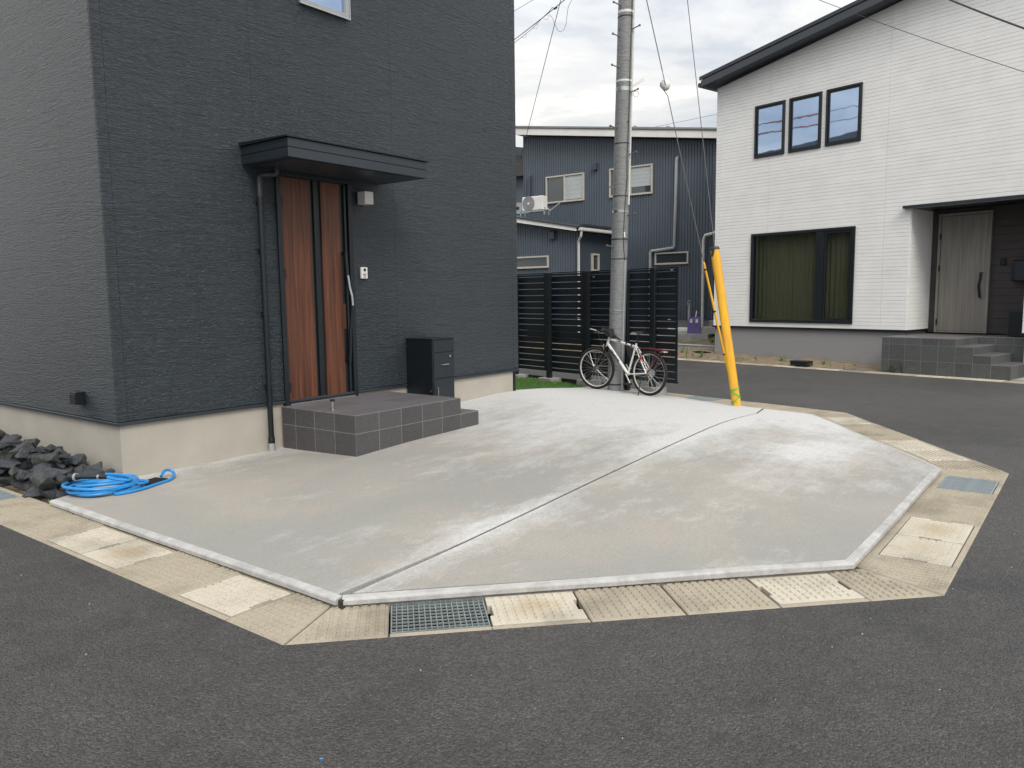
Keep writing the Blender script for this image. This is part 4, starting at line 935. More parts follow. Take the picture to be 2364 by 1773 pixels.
# ================================================================ SLAT FENCE
FN = 9.2
fe = thing('slat_fence', 'black aluminium horizontal slat fence standing between lawn and side street', 'fence', FW @ T((-9.3, FN, 0)))
IF = T((9.3, -FN, 0))
def fobj(mb, name, mt=None, **k): return mb.obj(name, mt or MT['fence'], fe, M=IF, **k)
gaps = [1.84, 1.731, 1.62, 1.508, 1.395, 1.284, 1.177, 1.094, .986, .879, .772, .666, .558, .446, .336, .226]
gh = .0068
edges = [1.875]+gaps+[.196]
for s0, s1 in ((-11.15, -9.392), (-9.378, -7.405)):
    for k in range(len(edges)-1):
        zt, zb2 = edges[k]-(gh if k else 0), edges[k+1]+(gh if k < len(edges)-2 else 0)
        fobj(MB().box(s0, s1, FN, FN+.022, zb2, zt), 'slat', bevel=.002)
for a, b2 in ((-11.17, -11.10), (-10.385, -10.325), (-9.425, -9.386), (-9.384, -9.348), (-8.46, -8.40), (-7.43, -7.39)): fobj(MB().box(a, b2, FN-.012, FN-.001, .19, 1.885), 'stile')
for a, b2 in ((-11.17, -11.10), (-10.27, -10.165), (-9.28, -9.19), (-8.40, -8.33), (-7.885, -7.785)):
    fobj(MB().box(a, b2, FN-.075, FN-.013, -.05, 1.90), 'post', bevel=.004)
fobj(MB().box(-11.17, -7.39, FN-.006, FN+.028, 1.886, 1.902), 'top_rail'); fobj(MB().box(-11.17, -7.39, FN-.016, FN+.026, .165, .195), 'bottom_rail')
for s in (-10.22, -9.235, -7.835, -11.13): fobj(MB().box(s-.17, s+.17, FN-.16, FN+.10, -.12, .085-(.035 if s < -10 else 0)), 'footing', MT['block'], bevel=.006)
for s, z in ((-7.52, 1.862), (-7.56, 1.123), (-9.52, 1.123), (-9.15, 1.80)): fobj(MB().box(s-.025, s+.025, FN-.0026, FN-.0005, z-.008, z+.006), 'maker_plate', MT['pipe_grey'])
ed = thing('edging_strip', 'dark brown edging board between the lawn and the street', 'edging', FW @ T((-10.2, FN+.14, 0)))
MB().box(-3, 1.7, 0, .05, -.12, .035).obj('board', MT['brownwall'], ed)

# lawn: base sheet and grass blades
lp_ = [(5.68, .02), (7.62, .02), (8.38, 1.4), (9.0, 4.0), (9.6, 6.4), (5.76, 6.4)]
def lawnz(x, y): return .02+max(0, .10-(x-5.6)*.055)*math.exp(-max(0, y)/.8)+.02*math.exp(-max(0, y)/.5)-.03
bm = bmesh.new(); bm.faces.new([bm.verts.new((*p, 0)) for p in lp_]); bmesh.ops.triangulate(bm, faces=bm.faces[:])
for ax in (0, 1):
    for k in range(60): bmesh.ops.bisect_plane(bm, geom=bm.verts[:]+bm.edges[:]+bm.faces[:], plane_co=((5+k*.1, 0, 0) if ax == 0 else (0, k*.12, 0)), plane_no=((1, 0, 0) if ax == 0 else (0, 1, 0)))
for v in bm.verts: v.co.z = lawnz(v.co.x, v.co.y)
for f in bm.faces:
    if f.normal.z < 0: f.normal_flip()
me = bpy.data.meshes.new('lawn'); bm.to_mesh(me); bm.free(); struct(link('lawn', me, MT['turf'], None, FD))
vs = []; fs = []
cnt = 0
while cnt < 24000:
    x, y = random.uniform(5.68, 9.3), random.uniform(.02, 4.5)**1.0
    if not inpoly((x, y), lp_): continue
    z = lawnz(x, y); a = random.uniform(0, 6.28); h = random.uniform(.018, .036); w_ = .0035; dx, dy = math.cos(a)*w_, math.sin(a)*w_; lx, ly_ = random.uniform(-.014, .014), random.uniform(-.014, .014)
    k = len(vs); vs += [(x-dx, y-dy, z), (x+dx, y+dy, z), (x+lx, y+ly_, z+h)]; fs.append((k, k+1, k+2)); cnt += 1
m = MB(); m.add(vs, fs); tg = m.obj('grass', MT['blade'], None, M=FD, kind='stuff', fix=False); tag(tg, 'short bright green lawn grass behind the slab and fence', 'grass'); tg['kind'] = 'stuff'

# ================================================================ UTILITY POLE AND STAYS
PB = onplane(1421, 901, (0, 12.235, 0), Vector((0, 1, 0))); PB.z = -.02; PT = onplane(1445.7, 0, (0, 12.235, 0), Vector((0, 1, 0))); pdir = (PT-PB).normalized()
pole = thing('utility_pole', 'grey concrete utility pole wrapped in crinkled sheet with step bolts', 'utility pole', T(PB))
def pr(z): return .130-.0019*z
def pc_(z): return (PT-PB)*(z/(PT.z-PB.z))
MB().tube([pc_(z) for z in (-.3, 0, 2, 4, 6, 8, 10, 13.5)], [pr(z) for z in (-.3, 0, 2, 4, 6, 8, 10, 13.5)], 28).obj('shaft', MT['pole'], pole, smooth=True)
def pz(sy): return onplane(1421+(902-sy)*.0274, sy, PB, Vector((0, 1, 0))).z-PB.z
for sy, hh_, mt in ((30, .018, 'white'), (41, .01, 'wire'), (189, .014, 'white'), (208, .03, 'galv'), (333, .008, 'wire'), (454, .008, 'wire'), (489, .016, 'steel'), (553, .010, 'wire'), (598, .007, 'wire'), (716, .008, 'galv'), (886, .012, 'wire')):
    z = pz(sy); c = pc_(z); r = pr(z)+.003
    MB().lathe([(r-.004, -hh_), (r, -hh_), (r, hh_), (r-.004, hh_)], 28, c).obj('band', MT[mt], pole)
for sy, side in ((12, -1), (84, -1), (155, -1), (294, -1), (432, -1), (567, -1), (67, 1), (212, 1), (355, 1), (495, 1)):
    z = pz(sy)-.03; c = pc_(z); r = pr(z); b_ = MB(); d = Vector((side*.86, -.5, .18)).normalized() if side < 0 else Vector((.75, -.66, .2)).normalized()
    p = c+Vector((side*(r-.035), -.075, 0)); b_.tube([p, p+d*.14], .009, 8); b_.tube([p+d*.135, p+d*.152], .017, 8); b_.obj('step_bolt', MT['gwire'], pole, smooth=True)
for sy, fx in ((22, -.75), (71, -.8), (285, .45), (296, -.75), (633, .55)):
    z = pz(sy); c = pc_(z); r = pr(z); x = fx*r; y = -math.sqrt(r*r-x*x)
    MB().tube([c+Vector((x, y-.003, 0)), c+Vector((x, y+.02, 0))], .011, 8).obj('bolt_hole', MT['rubber'], pole)
zz_ = [0, 1, 2, 3, 4, 5, 6, 8]
MB().tube([pc_(z)+Vector((pr(z)*.93, -pr(z)*.45, 0)) for z in [2.9, 3.5, 4, 5, 6, 8]], .016, 8).obj('conduit', MT['pipe_white'], pole, smooth=True)
MB().tube([pc_(z)+Vector((pr(z)*.62, -pr(z)*.86, 0)) for z in (0, .5, 1, 1.6, 2.05)], .014, 8).obj('earth_conduit', MT['pipe_grey'], pole, smooth=True)
cb_ = [pc_(z)+Vector((pr(z)*(k+.03*math.sin(z*2.1)), -math.sqrt(max(0, 1-k*k))*pr(z)-.006, 0)) for z, k in ((2.05, .60), (2.25, .42), (2.5, .36), (2.75, .40), (3.0, .46), (3.3, .58), (3.6, .48), (3.9, .55), (4.3, .6), (5, .62), (6, .66), (8, .7))]
MB().tube(cb_, .006, 6).obj('cable', MT['wire'], pole, smooth=True)
z = pz(545); c = pc_(z); MB().box(c.x+.045, c.x+.065, c.y-pr(z)-.015, c.y-pr(z)+.01, z-.03, z+.05).obj('cable_clip', MT['white'], pole)
# flag plate and wire coil on the pole
z = pz(206); c = pc_(z); mf = MB(); p = c+Vector((pr(z), -.03, .03)); loft(mf, [[p+Vector((0, -.004, -.02)), p+Vector((0, .004, -.02)), p+Vector((0, .004, .02)), p+Vector((0, -.004, .02))], [p+Vector((.19, -.004, .085)), p+Vector((.19, .004, .085)), p+Vector((.17, .004, .13)), p+Vector((.17, -.004, .13))]])
mf.obj('flag_plate', MT['white'], pole)
MB().tube([c+Vector((pr(z)+.06+.042*math.cos(a), -.03, -.08+.045*math.sin(a))) for a in np.linspace(0, 6.28, 18)[:-1]], .004, 6, True).obj('wire_coil', MT['wire'], pole, smooth=True)
# main stay with thick yellow guard
YB = Vector((3.085, 10.524, -.04)); YT = Vector((2.82, 10.811, 2.117)); yd_ = (YT-YB).normalized()
def prof_path(b0, b1, zs): return [b0+(b1-b0)*t for t in zs]
gd = thing('stay_guard', 'thick leaning yellow plastic stay guard with black cap and green tape', 'stay guard', T(YB))
x_ = Vector((1, 0, 0)); x_ = (x_-yd_*x_.dot(yd_)).normalized(); y_ = yd_.cross(x_)
def ysec(p, r, dz=0):
    o = []
    for k in range(20):
        a = 2*math.pi*k/20; rr = r*(1.0+.12*abs(math.cos(a*2))**3) ; o.append(p+x_*math.cos(a+.5)*rr+y_*math.sin(a+.5)*rr)
    return o
lgt = (YT-YB).length; m = MB(); loft(m, [ysec(yd_*t, r) for t, r in ((-.02, .058), (.05, .060), (lgt*.5, .061), (lgt-.02, .062))]); m.obj('guard_tube', MT['yellow'], gd, smooth=True)
m = MB(); loft(m, [ysec(yd_*t, r) for t, r in ((lgt-.022, .064), (lgt+.005, .064), (lgt+.022, .05))]); m.obj('cap', MT['black'], gd, smooth=True)
MB().add([], []).box(-.022, .022, -.008, .004, -.09, 0).obj('cap_tab', MT['black'], gd, M=T(yd_*(lgt-.02)+Vector((-.042, -.052, 0))))
for t0, tilt in ((.10, .55), (.16, -.5), (.235, .18)):
    pts = []
    for k in range(22):
        a = 2*math.pi*k/22; q = yd_*(t0+.09*tilt*math.cos(a))+x_*math.cos(a)*.069+y_*math.sin(a)*.069; pts.append(q)
    m = MB(); n = len(pts); m.add([p-yd_*.014 for p in pts]+[p+yd_*.014 for p in pts], [(i, (i+1) % n, (i+1) % n+n, i+n) for i in range(n)]); m.obj('green_tape', MT['green'], gd, smooth=True, fix=False)
def wire(name, pts, r, label, mt='wire', group=None):
    m = MB().tube(pts, r, 6); o = m.obj(name, MT[mt], None, smooth=True); return tag(o, label, 'wire', group)
wire('stay_wire', [YT, YT+(Vector((2.482, 11.177, 5.522))-YT)*3.25], .0055, 'steel stay wire rising from the thick yellow guard', 'gwire')
# second stay: thin guard, egg insulator
SB, ST, SI, SU = Vector((3.374, 11.701, -.04)), Vector((2.913, 11.806, 1.991)), Vector((2.338, 11.937, 4.596)), Vector((2.06, 12.0, 5.826))
g2_ = thing('thin_stay_guard', 'thin yellow stay guard with black bands behind the thick one', 'stay guard', T(SB))
MB().tube([Vector((0, 0, 0)), (ST-SB)*.98], .017, 10).obj('guard_tube', MT['yellow'], g2_, smooth=True)
for t in (.93, .62, .3): MB().tube([(ST-SB)*t, (ST-SB)*(t+.012)], .019, 10).obj('band', MT['rubber'], g2_)
MB().tube([(ST-SB)*.98, (ST-SB)*.995], [.017, .008], 10).obj('tip', MT['yellow'], g2_)
sd_ = (SI-ST).normalized()
wire('stay_wire', [ST, SI-sd_*.16], .0065, 'steel stay wire between thin yellow guard and egg insulator', 'gwire')
wire('stay_wire', [SI+sd_*.20, SI+(SU-SI)*2.6], .0075, 'steel stay wire rising from the egg insulator to the pole', 'gwire')
ins = thing('egg_insulator', 'white porcelain egg insulator in the pole stay wire', 'insulator', T(SI))
q3_ = sd_.to_track_quat('Z', 'Y').to_matrix()
MB().lathe([(.012, -.085), (.045, -.07), (.066, -.035), (.07, 0), (.064, .035), (.045, .07), (.012, .085)], 20, (0, 0, 0), q3_).obj('body', MT['white'], ins, smooth=True)
lx_ = q3_ @ Vector((1, 0, 0)); ly2 = q3_ @ Vector((0, -1, 0))
MB().tube([sd_*.20, sd_*.08+lx_*.066, lx_*.074, sd_*-.05+lx_*.05], .006, 6).tube([sd_*.20, sd_*.08-lx_*.066, -lx_*.074, sd_*-.05-lx_*.05], .006, 6).obj('upper_loop', MT['gwire'], ins, smooth=True)
MB().tube([sd_*-.16, sd_*-.08+ly2*.035+lx_*.01, ly2*.075+lx_*.012, sd_*.05+ly2*.06+lx_*.012], .007, 6).obj('lower_loop', MT['gwire'], ins, smooth=True)
# overhead lines
def cable(name, pa, pb, sag, r, label, n=16, mt='wire', group=None):
    pts = [pa.lerp(pb, i/n)+Vector((0, 0, -4*sag*(i/n)*(1-i/n))) for i in range(n+1)]; return wire(name, pts, r, label, mt, group)
def at(x, y, d): v = ray(x, y); return CAM+v*(d/v.dot(_f))
cable('service_wire', Vector((1.78, 12.2, 9.5)), FD @ Vector((17.9, 8.95, Dx(1207, 366, 17.9).z)), .0, .008, 'service wire dropping from the pole to the blue house corner')
cable('overhead_line', at(1120, 140, 26), at(1345, -35, 17), .05, .010, 'thin messenger line above the far roofs carrying lashed phone cable')
hang = [at(1176+x*.1447, y*.1447, 25.5-x*.006) for x, y in ((-20, 760), (30, 720), (200, 590), (360, 460), (470, 345), (540, 270), (640, 180), (680, 120), (740, 135))]
wire('phone_cable', hang, .007, 'slack phone cable lashed beneath the messenger line')
wire('phone_cable', [at(1160+x*.1447, y*.1447, 21) for x, y in ((750, 235), (800, 290), (840, 400), (880, 485), (930, 510), (985, 470), (1015, 380), (1030, 250), (1045, 130), (1080, 40), (1130, -40))], .006, 'loose U-shaped loop of phone cable hanging against the sky')
wire('phone_cable', [at(1160+x*.1447, y*.1447, 22) for x, y in ((740, 205), (755, 165), (790, 128), (835, 122), (870, 110))], .006, 'short bowed jumper of phone cable by the splice clamp')
tag(MB().tube([at(1160+830*.1447, 140*.1447, 21.8), at(1160+862*.1447, 118*.1447, 21.5)], .03, 8).obj('splice_clamp', MT['wire'], None), 'small dark splice clamp on the messenger line', 'clamp')
for k, (x, y) in enumerate(((380, 530), (560, 380), (735, 235))):
    p = at(1160+x*.1447, y*.1447, 24.5-k); q = at(1160+(x-8)*.1447, (y+75)*.1447, 24.5-k); r_ = at(1160+(x-85)*.1447, (y+65)*.1447, 24.7-k)
    wire('lashing_loop', [p, q, r_], .005, 'small wire lashing loop hanging from the messenger line', group='lashing loops')
cable('overhead_line', at(1160, 42, 24), at(1250, -12, 19), .0, .006, 'lone thin line crossing the sky beside the charcoal house')
cable('overhead_line', at(2120, -32, 10), at(2440, 92, 8.2), .02, .011, 'thick black cable crossing high before the white gable')
cable('overhead_line', at(1820, -28, 13), at(2440, 190, 10.5), .04, .005, 'thin black line crossing below the thick cable before the white gable')
for k, z in enumerate((9.22, 8.78)):
    lb = ('upper', 'lower')[k]; cable('overhead_line', FW @ Vector((-45, .2, z+.5)), FW @ Vector((-9, .2, z-.1)), .12, .014, lb+' overhead line with red sleeve mirrored in the white house upper windows')
    tag(MB().tube([FW @ Vector((s, .2, z+.5-(s+45)/36*.6-.12*4*((s+45)/36)*(1-(s+45)/36))) for s in np.linspace(-24, -17.9, 9)], .032, 8).obj('line_sleeve', MT['red'], None, smooth=True), lb+' red insulating sleeve on the line mirrored in the upper windows', 'cable sleeve')
cable('overhead_line', at(1480, 300, 60), at(1720, 250, 55), .0, .012, 'faint thin line far behind the blue house roof')

# ================================================================ BICYCLE
rc_ = G(1497, 913.5, -.01); ftarget = G(1370, 900.5, 0.0)
bd = (ftarget-rc_); bd.z = 0; bd.normalize()
rz0 = slabz(*(FDi @ rc_).xy)
bd = Vector((math.sin(R(-41)), math.cos(R(-41)), 0)); ba = math.atan2(bd.y, bd.x)
fc = rc_+bd*1.06; rzf = slabz(*(FDi @ fc).xy)
bike = thing('bicycle', 'white bicycle with maroon rear rack leaning against the utility pole', 'bicycle', T((rc_.x, rc_.y, rz0)) @ Matrix.Rotation(ba, 4, 'Z') @ Matrix.Rotation(-math.atan2(rzf-rz0, 1.06), 4, 'Y') @ Matrix.Rotation(R(1.5), 4, 'X'))
# local axes: x forward, y to the rider's left (towards the viewer), z up
WR = .338
def wheel(cx, M=Matrix.Identity(4)):
    t = MB(); n = 48
    t.tube([(WR*0+(WR-.024)*math.cos(a), 0, (WR-.024)*math.sin(a)) for a in np.linspace(0, 2*math.pi, n+1)[:-1]], .024, 10, True); w_ = t.obj('wheel', MT['rubber'], bike, smooth=True, M=M @ T((cx, 0, WR)))
    rm = MB(); P = [(WR-.050, -.011), (WR-.040, -.013), (WR-.040, .013), (WR-.050, .011), (WR-.056, 0)]; v = []; f = []
    for i in range(n):
        a = 2*math.pi*i/n
        for r, y in P: v.append((r*math.cos(a), y, r*math.sin(a)))
    for i in range(n):
        for k in range(5): f.append((i*5+k, i*5+(k+1) % 5, ((i+1) % n)*5+(k+1) % 5, ((i+1) % n)*5+k))
    rm.add(v, f); rm.obj('rim', MT['steel'] if False else MT['pipe_white'], w_, smooth=True)
    MB().tube([(0, -.045, 0), (0, -.03, 0), (0, .03, 0), (0, .045, 0)], [.022, .016, .016, .022], 12).obj('hub', MT['steel'], w_, smooth=True)
    for i in range(28):
        a = 2*math.pi*i/28; b2 = a+(.42 if (i//2) % 2 else -.42); sy = .036 if i % 2 else -.036
        MB().tube([(.021*math.cos(b2), sy, .021*math.sin(b2)), ((WR-.048)*math.cos(a), 0, (WR-.048)*math.sin(a))], .0014, 4).obj('spoke', MT['steel'], w_)
    return w_
wr_ = wheel(0)
steer = R(11); Mst = T((.84, 0, .70)) @ Matrix.Rotation(steer, 4, Vector((-.30, 0, .95))) @ T((-.84, 0, -.70))
wf_ = wheel(1.06, Mst)
MB().lathe([(.06, -.062), (.06, -.05), (.045, -.05), (.045, -.044), (.03, -.044), (.03, -.036)], 20, (0, 0, 0), Matrix.Rotation(R(-90), 3, 'X')).obj('cassette', MT['galv'], wr_)
BBt, SC, HTt, HB, RH = Vector((.41, 0, .295)), Vector((.275, 0, .735)), Vector((.815, 0, .835)), Vector((.845, 0, .735)), Vector((0, 0, WR))
fr = MB(); fr.tube([BBt+Vector((0, 0, .0)), SC+Vector((-.012, 0, .04))], .0165, 12).tube([SC+Vector((0, 0, -.012)), HTt+Vector((-.01, 0, -.02))], .018, 12).tube([BBt, HB+Vector((-.005, 0, .005))], .0235, 12).tube([HTt+Vector((-.008, 0, .025)), HB+Vector((.008, 0, -.025))], .021, 12)
fr.tube([BBt+Vector((0, -.036, 0)), BBt+Vector((0, .036, 0))], .024, 12)
for s_ in (-1, 1):
    fr.tube([BBt+Vector((-.02, s_*.02, 0)), Vector((.20, s_*.05, .315)), Vector((.02, s_*.066, WR))], .010, 8); fr.tube([SC+Vector((-.005, s_*.014, 0)), Vector((.18, s_*.045, .60)), Vector((.005, s_*.066, WR))], .0085, 8)
fr.obj('frame', MT['bikewhite'], bike, smooth=True)
fk = MB()
for s_ in (-1, 1): fk.tube([(.862, s_*.045, .665), (.93, s_*.052, .52), (1.06, s_*.055, WR)], [.014, .012, .008], 8)
fk.tube([(.862, -.05, .672), (.862, .05, .672)], .016, 8).tube([(.855, 0, .66), (.80, 0, .90)], .014, 8); fk.obj('fork', MT['black'], bike, smooth=True, M=Mst)
hb_ = MB(); hb_.tube([(.795, 0, .895), (.87, 0, .955)], .015, 10); hb_.tube([(.87, y, .955+.012*abs(y)) if abs(y) < .12 else (.87-.10*(abs(y)-.12), y, .958+.03*(abs(y)-.1)) for y in (-.29, -.2, -.12, 0, .12, .2, .29)], .0125, 10); ho = hb_.obj('handlebar', MT['steel'], bike, smooth=True, M=Mst)
for s_ in (-1, 1):
    MB().tube([(.866, s_*.19, .962), (.853, s_*.305, .966)], .0165, 10).obj('grip', MT['black'], ho, smooth=True)
    MB().tube([(.853, s_*.30, .966), (.93, s_*.315, .985), (.965, s_*.315, .99)], .011, 8).obj('bar_end', MT['galv'], ho, smooth=True)
    MB().tube([(.885, s_*.15, .95), (.92, s_*.17, .935), (.925, s_*.27, .925)], .006, 6).obj('brake_lever', MT['steel'], ho, smooth=True)
    MB().tube([(.89, s_*.14, .95), (.98, s_*.08, .93), (.96, s_*.03, .78), (.90, s_*.03, .66)], .0035, 6).obj('brake_cable', MT['wire'], ho, smooth=True)
sp_ = MB().tube([SC+Vector((-.012, 0, .03)), Vector((.225, 0, .925))], .0135, 10).obj('seatpost', MT['black'], bike, smooth=True)
sa = MB(); secs = []
for x, wd2, zt2, th in ((.10, .075, .965, .05), (.15, .082, .972, .055), (.22, .060, .962, .05), (.29, .030, .955, .042), (.36, .018, .950, .03), (.375, .010, .945, .02)):
    secs.append([(x, wd2*math.cos(a), zt2-th/2+th/2*math.sin(a)) for a in np.linspace(0, 2*math.pi, 13)[:-1]])
loft(sa, secs); sdl = sa.obj('saddle', MT['black'], bike, smooth=True)
MB().prism([(.10, .918), (.36, .915), (.30, .938), (.20, .93), (.16, .945), (.11, .94)], -.05, .05, 'y').obj('saddle_trim', MT['seatgreen'], sdl)
# crank, pedals, chainring
ck = MB().tube([BBt+Vector((0, .04, 0)), BBt+Vector((0, .06, 0))], .02, 10).obj('crankset', MT['steel'], bike)
MB().tube([BBt+Vector((0, .058, 0)), BBt+Vector((-.10, .066, -.135))], .012, 8).obj('crank_arm', MT['steel'], ck); MB().tube([BBt+Vector((0, -.058, 0)), BBt+Vector((.10, -.066, .135))], .012, 8).obj('crank_arm', MT['steel'], ck)
MB().box(.255, .355, .075, .155, .145, .172).obj('pedal', MT['black'], ck, bevel=.006); MB().box(.455, .555, -.155, -.075, .415, .442).obj('pedal', MT['black'], ck, bevel=.006)
MB().lathe([(.085, 0), (.085, .004), (.06, .004), (.06, 0)], 28, BBt+Vector((0, -.046, 0)), Matrix.Rotation(R(90), 3, 'X')).obj('chainring', MT['black'], ck)
MB().tube([BBt+Vector((0, -.048, .083)), (.0, -.048, WR+.045), (-.045, -.048, WR), (.02, -.048, WR-.09), (.06, -.048, WR-.16), BBt+Vector((0, -.048, -.083))], .005, 6).obj('chain', MT['galv'], ck)
# rack, mudguard reflector, kickstand, bags
rk = MB()
for y in (-.055, .055): rk.tube([(.20, y*.6, .70), (.06, y, .715), (-.16, y, .70), (-.30, y, .665)], .0065, 8)
for x in (.06, -.05, -.16, -.30): rk.tube([(x, -.055, .712-.04*max(0, -x)), (x, .055, .712-.04*max(0, -x))], .006, 6)
rk.tube([(.06, 0, .715), (-.16, 0, .70), (-.30, 0, .665)], .006, 6)
for s_ in (-1, 1): rk.tube([(-.16, s_*.055, .70), (-.02, s_*.07, WR)], .005, 6); rk.tube([(-.25, s_*.055, .68), (-.02, s_*.07, WR)], .005, 6)
rk.obj('rear_rack', MT['maroon'], bike, smooth=True)
MB().box(-.29, -.22, -.05, .05, .664, .678).obj('rack_reflector', MT['white'], bike, bevel=.004)
MB().lathe([(.022, 0), (.022, .02), (.01, .024)], 14, (.12, .055, .56), Matrix.Rotation(R(-90), 3, 'X')).obj('tail_lamp', MT['red'], bike)
MB().tube([(.10, .055, .325), (.045, .19, .004)], .0075, 8).obj('kickstand', MT['black'], bike, smooth=True)
MB().tube([(.16, .03, .64), (.20, .05, .665), (.12, .05, .60)], .006, 6).obj('rear_brake', MT['steel'], bike); MB().tube([(.88, .05, .655), (.90, .055, .70), (.90, .02, .73)], .006, 6).obj('front_brake', MT['steel'], bike, M=Mst)
bag = MB(); loft(bag, [[(.31, -.02, .69), (.31, .02, .69), (.47, .02, .725), (.47, -.02, .725)], [(.315, -.022, .62), (.315, .022, .62), (.44, .022, .66), (.44, -.022, .66)], [(.35, -.012, .49), (.35, .012, .49), (.37, .012, .50), (.37, -.012, .50)]]); bag.obj('frame_bag', MT['bag'], bike, bevel=.006)
for x in (.345, .45): MB().lathe([(.023, -.013), (.023, .013)], 12, SC+(HTt-SC)*((x-.275)/.54)+Vector((0, 0, -.005)), Matrix.Rotation(R(80), 3, 'Y')).obj('bag_strap', MT['bag'], bike)
bb_ = MB(); loft(bb_, [[(.71, -.05, .84), (.71, .05, .84), (.80, .07, .86), (.80, -.07, .86)], [(.735, -.075, .93), (.735, .075, .93), (.90, .085, .955), (.90, -.085, .955)], [(.745, -.075, .965), (.745, .075, .965), (.90, .085, .995), (.90, -.085, .995)]]); bo = bb_.obj('handlebar_bag', MT['bag'], bike, bevel=.008, M=T((.015, 0, -.005)))
MB().box(.77, .89, -.06, .06, 0, .003).obj('phone_window', MT['bglass'], bo, M=T((0, 0, .834)) @ Matrix.Rotation(R(-10.5), 4, 'Y'))
MB().tube([(.735, 0, .88), (.66, .0, .845), (.58, .0, .805)], [.03, .016, .010], 8).obj('bag_tail', MT['bag'], bike, smooth=True)
# lettering on the down tube
def text(body, size, mt, parent, M, name='lettering'):
    cu = bpy.data.curves.new(name, 'FONT'); cu.body = body; cu.size = size; cu.extrude = .0012; cu.offset = size*.022; cu.align_x = 'CENTER'; cu.align_y = 'CENTER'; cu.resolution_u = 2
    o = bpy.data.objects.new(name, cu); S.collection.objects.link(o); dg = bpy.context.evaluated_depsgraph_get(); me = bpy.data.meshes.new_from_object(o.evaluated_get(dg))
    bpy.data.objects.remove(o); return link(name, me, mt, parent, M)
td = (BBt-HB).normalized(); mid = HB+(BBt-HB)*.40
# seen from the left: text runs from the head tube down to the bottom bracket
X3 = td; Y3 = Vector((0, 1, 0)).cross(td).normalized()
def textM(c, X3, Z3): Y3 = Z3.cross(X3).normalized(); return Matrix(((X3.x, Y3.x, Z3.x, c.x), (X3.y, Y3.y, Z3.y, c.y), (X3.z, Y3.z, Z3.z, c.z), (0, 0, 0, 1)))
text('GRAPHIS', .062, MT['black'], bike, textM(mid+Vector((0, .0252, 0)), td, Vector((0, 1, 0))))
td2 = (SC-HTt).normalized(); text('Graphis', .030, MT['black'], bike, textM(HTt+(SC-HTt)*.40+Vector((0, .0196, -.006)), td2, Vector((0, 1, 0))))

# ================================================================ ROCK PILE
rmesh = []
for k in range(16):
    bm = bmesh.new()
    for i in range(13):
        v = Vector(rng.normal(size=3)); v.normalize(); v *= random.uniform(.75, 1.1); v.z *= .75; v.y *= .8; bm.verts.new(v)
    bmesh.ops.convex_hull(bm, input=bm.verts[:]); bmesh.ops.delete(bm, geom=[v for v in bm.verts if not v.link_faces], context='VERTS')
    bmesh.ops.bevel(bm, geom=bm.edges[:], offset=.03, segments=1, affect='EDGES')
    me = bpy.data.meshes.new('rock'); bm.to_mesh(me); bm.free(); me.materials.append(MT['rock2'] if k % 5 == 0 else MT['rock']); rmesh.append(me)
def rock(x, y, z, s, label, group):
    me = random.choice(rmesh); tone = 'greenish grey' if me.materials[0] == MT['rock2'] else 'blue-black'; size = 'large' if s > .105 else 'small'
    label = f'{size} {tone} angular slate rock in the pile along the foundation'; group = f'{size} {tone} rocks piled by the foundation'
    o = bpy.data.objects.new('rock', me); S.collection.objects.link(o)
    o.matrix_world = FD @ T((x, y, z)) @ Matrix.Rotation(random.uniform(0, 6.28), 4, 'Z') @ Matrix.Rotation(random.uniform(-.5, .5), 4, 'X') @ Matrix.Diagonal((s*random.uniform(.9, 1.35), s*random.uniform(.75, 1.05), s*random.uniform(.65, .95), 1))
    tag(o, label, 'rock', group)
y = -.12; i = 0
while y < 4.2:
    for lay in range(3):
        for x in np.arange(-.60, -.02, .175):
            if y < .12 and x > -.33+.5*(y+.1) and lay == 0 and y < .0: continue
            if lay == 2 and not (-.48 < x < -.10): continue
            if lay == 1 and y < .02: continue
            if lay == 2 and (y < .5 or random.random() < .25): continue
            s = random.choice((.07, .085, .1, .11, .125, .15))*random.uniform(.9, 1.1)*(1 if lay < 2 else .85)
            xx = x+random.uniform(-.05, .05)
            if y < .05 and xx > -.62+(y+.29)*2.0+.9: continue
            rock(max(-.60, min(-.05-s*.6, xx)), y+random.uniform(-.06, .06), -.10+s*.45+lay*.078+random.uniform(-.015, .02)+.03*min(1, max(0, y))*lay, s, 'dark angular slate rock in the pile along the foundation', 'slate rocks piled by the foundation')
    y += .165
# ================================================================ HOSE, DRAIN MAT
z0h = -.04
P = []
def hz(x, y): return slabz(x, y)+.012
import itertools
cx, cy = -.30, -.30
for k in range(int(7*28)):
    a = k/28*2*math.pi; lap = k/28; rx = .235+.03*math.sin(lap*2.3)+.012*math.sin(a*2+lap); ry = .225+.028*math.cos(lap*1.9); ang = .25*math.sin(lap*1.3)
    ox, oy = .028*math.sin(lap*2.7), .03*math.cos(lap*2.1); u_, w_ = rx*math.cos(a+1.2), ry*math.sin(a+1.2)
    x, y = cx+ox+u_*math.cos(ang)-w_*math.sin(ang), cy+oy+u_*math.sin(ang)+w_*math.cos(ang)
    lift = .0128+.0105*lap*(.75+.25*math.sin(a+lap))+.02*max(0, math.sin(a*.5+lap*1.7))*min(1, lap/3)
    P.append((x, y, slabz(x, y)+lift))
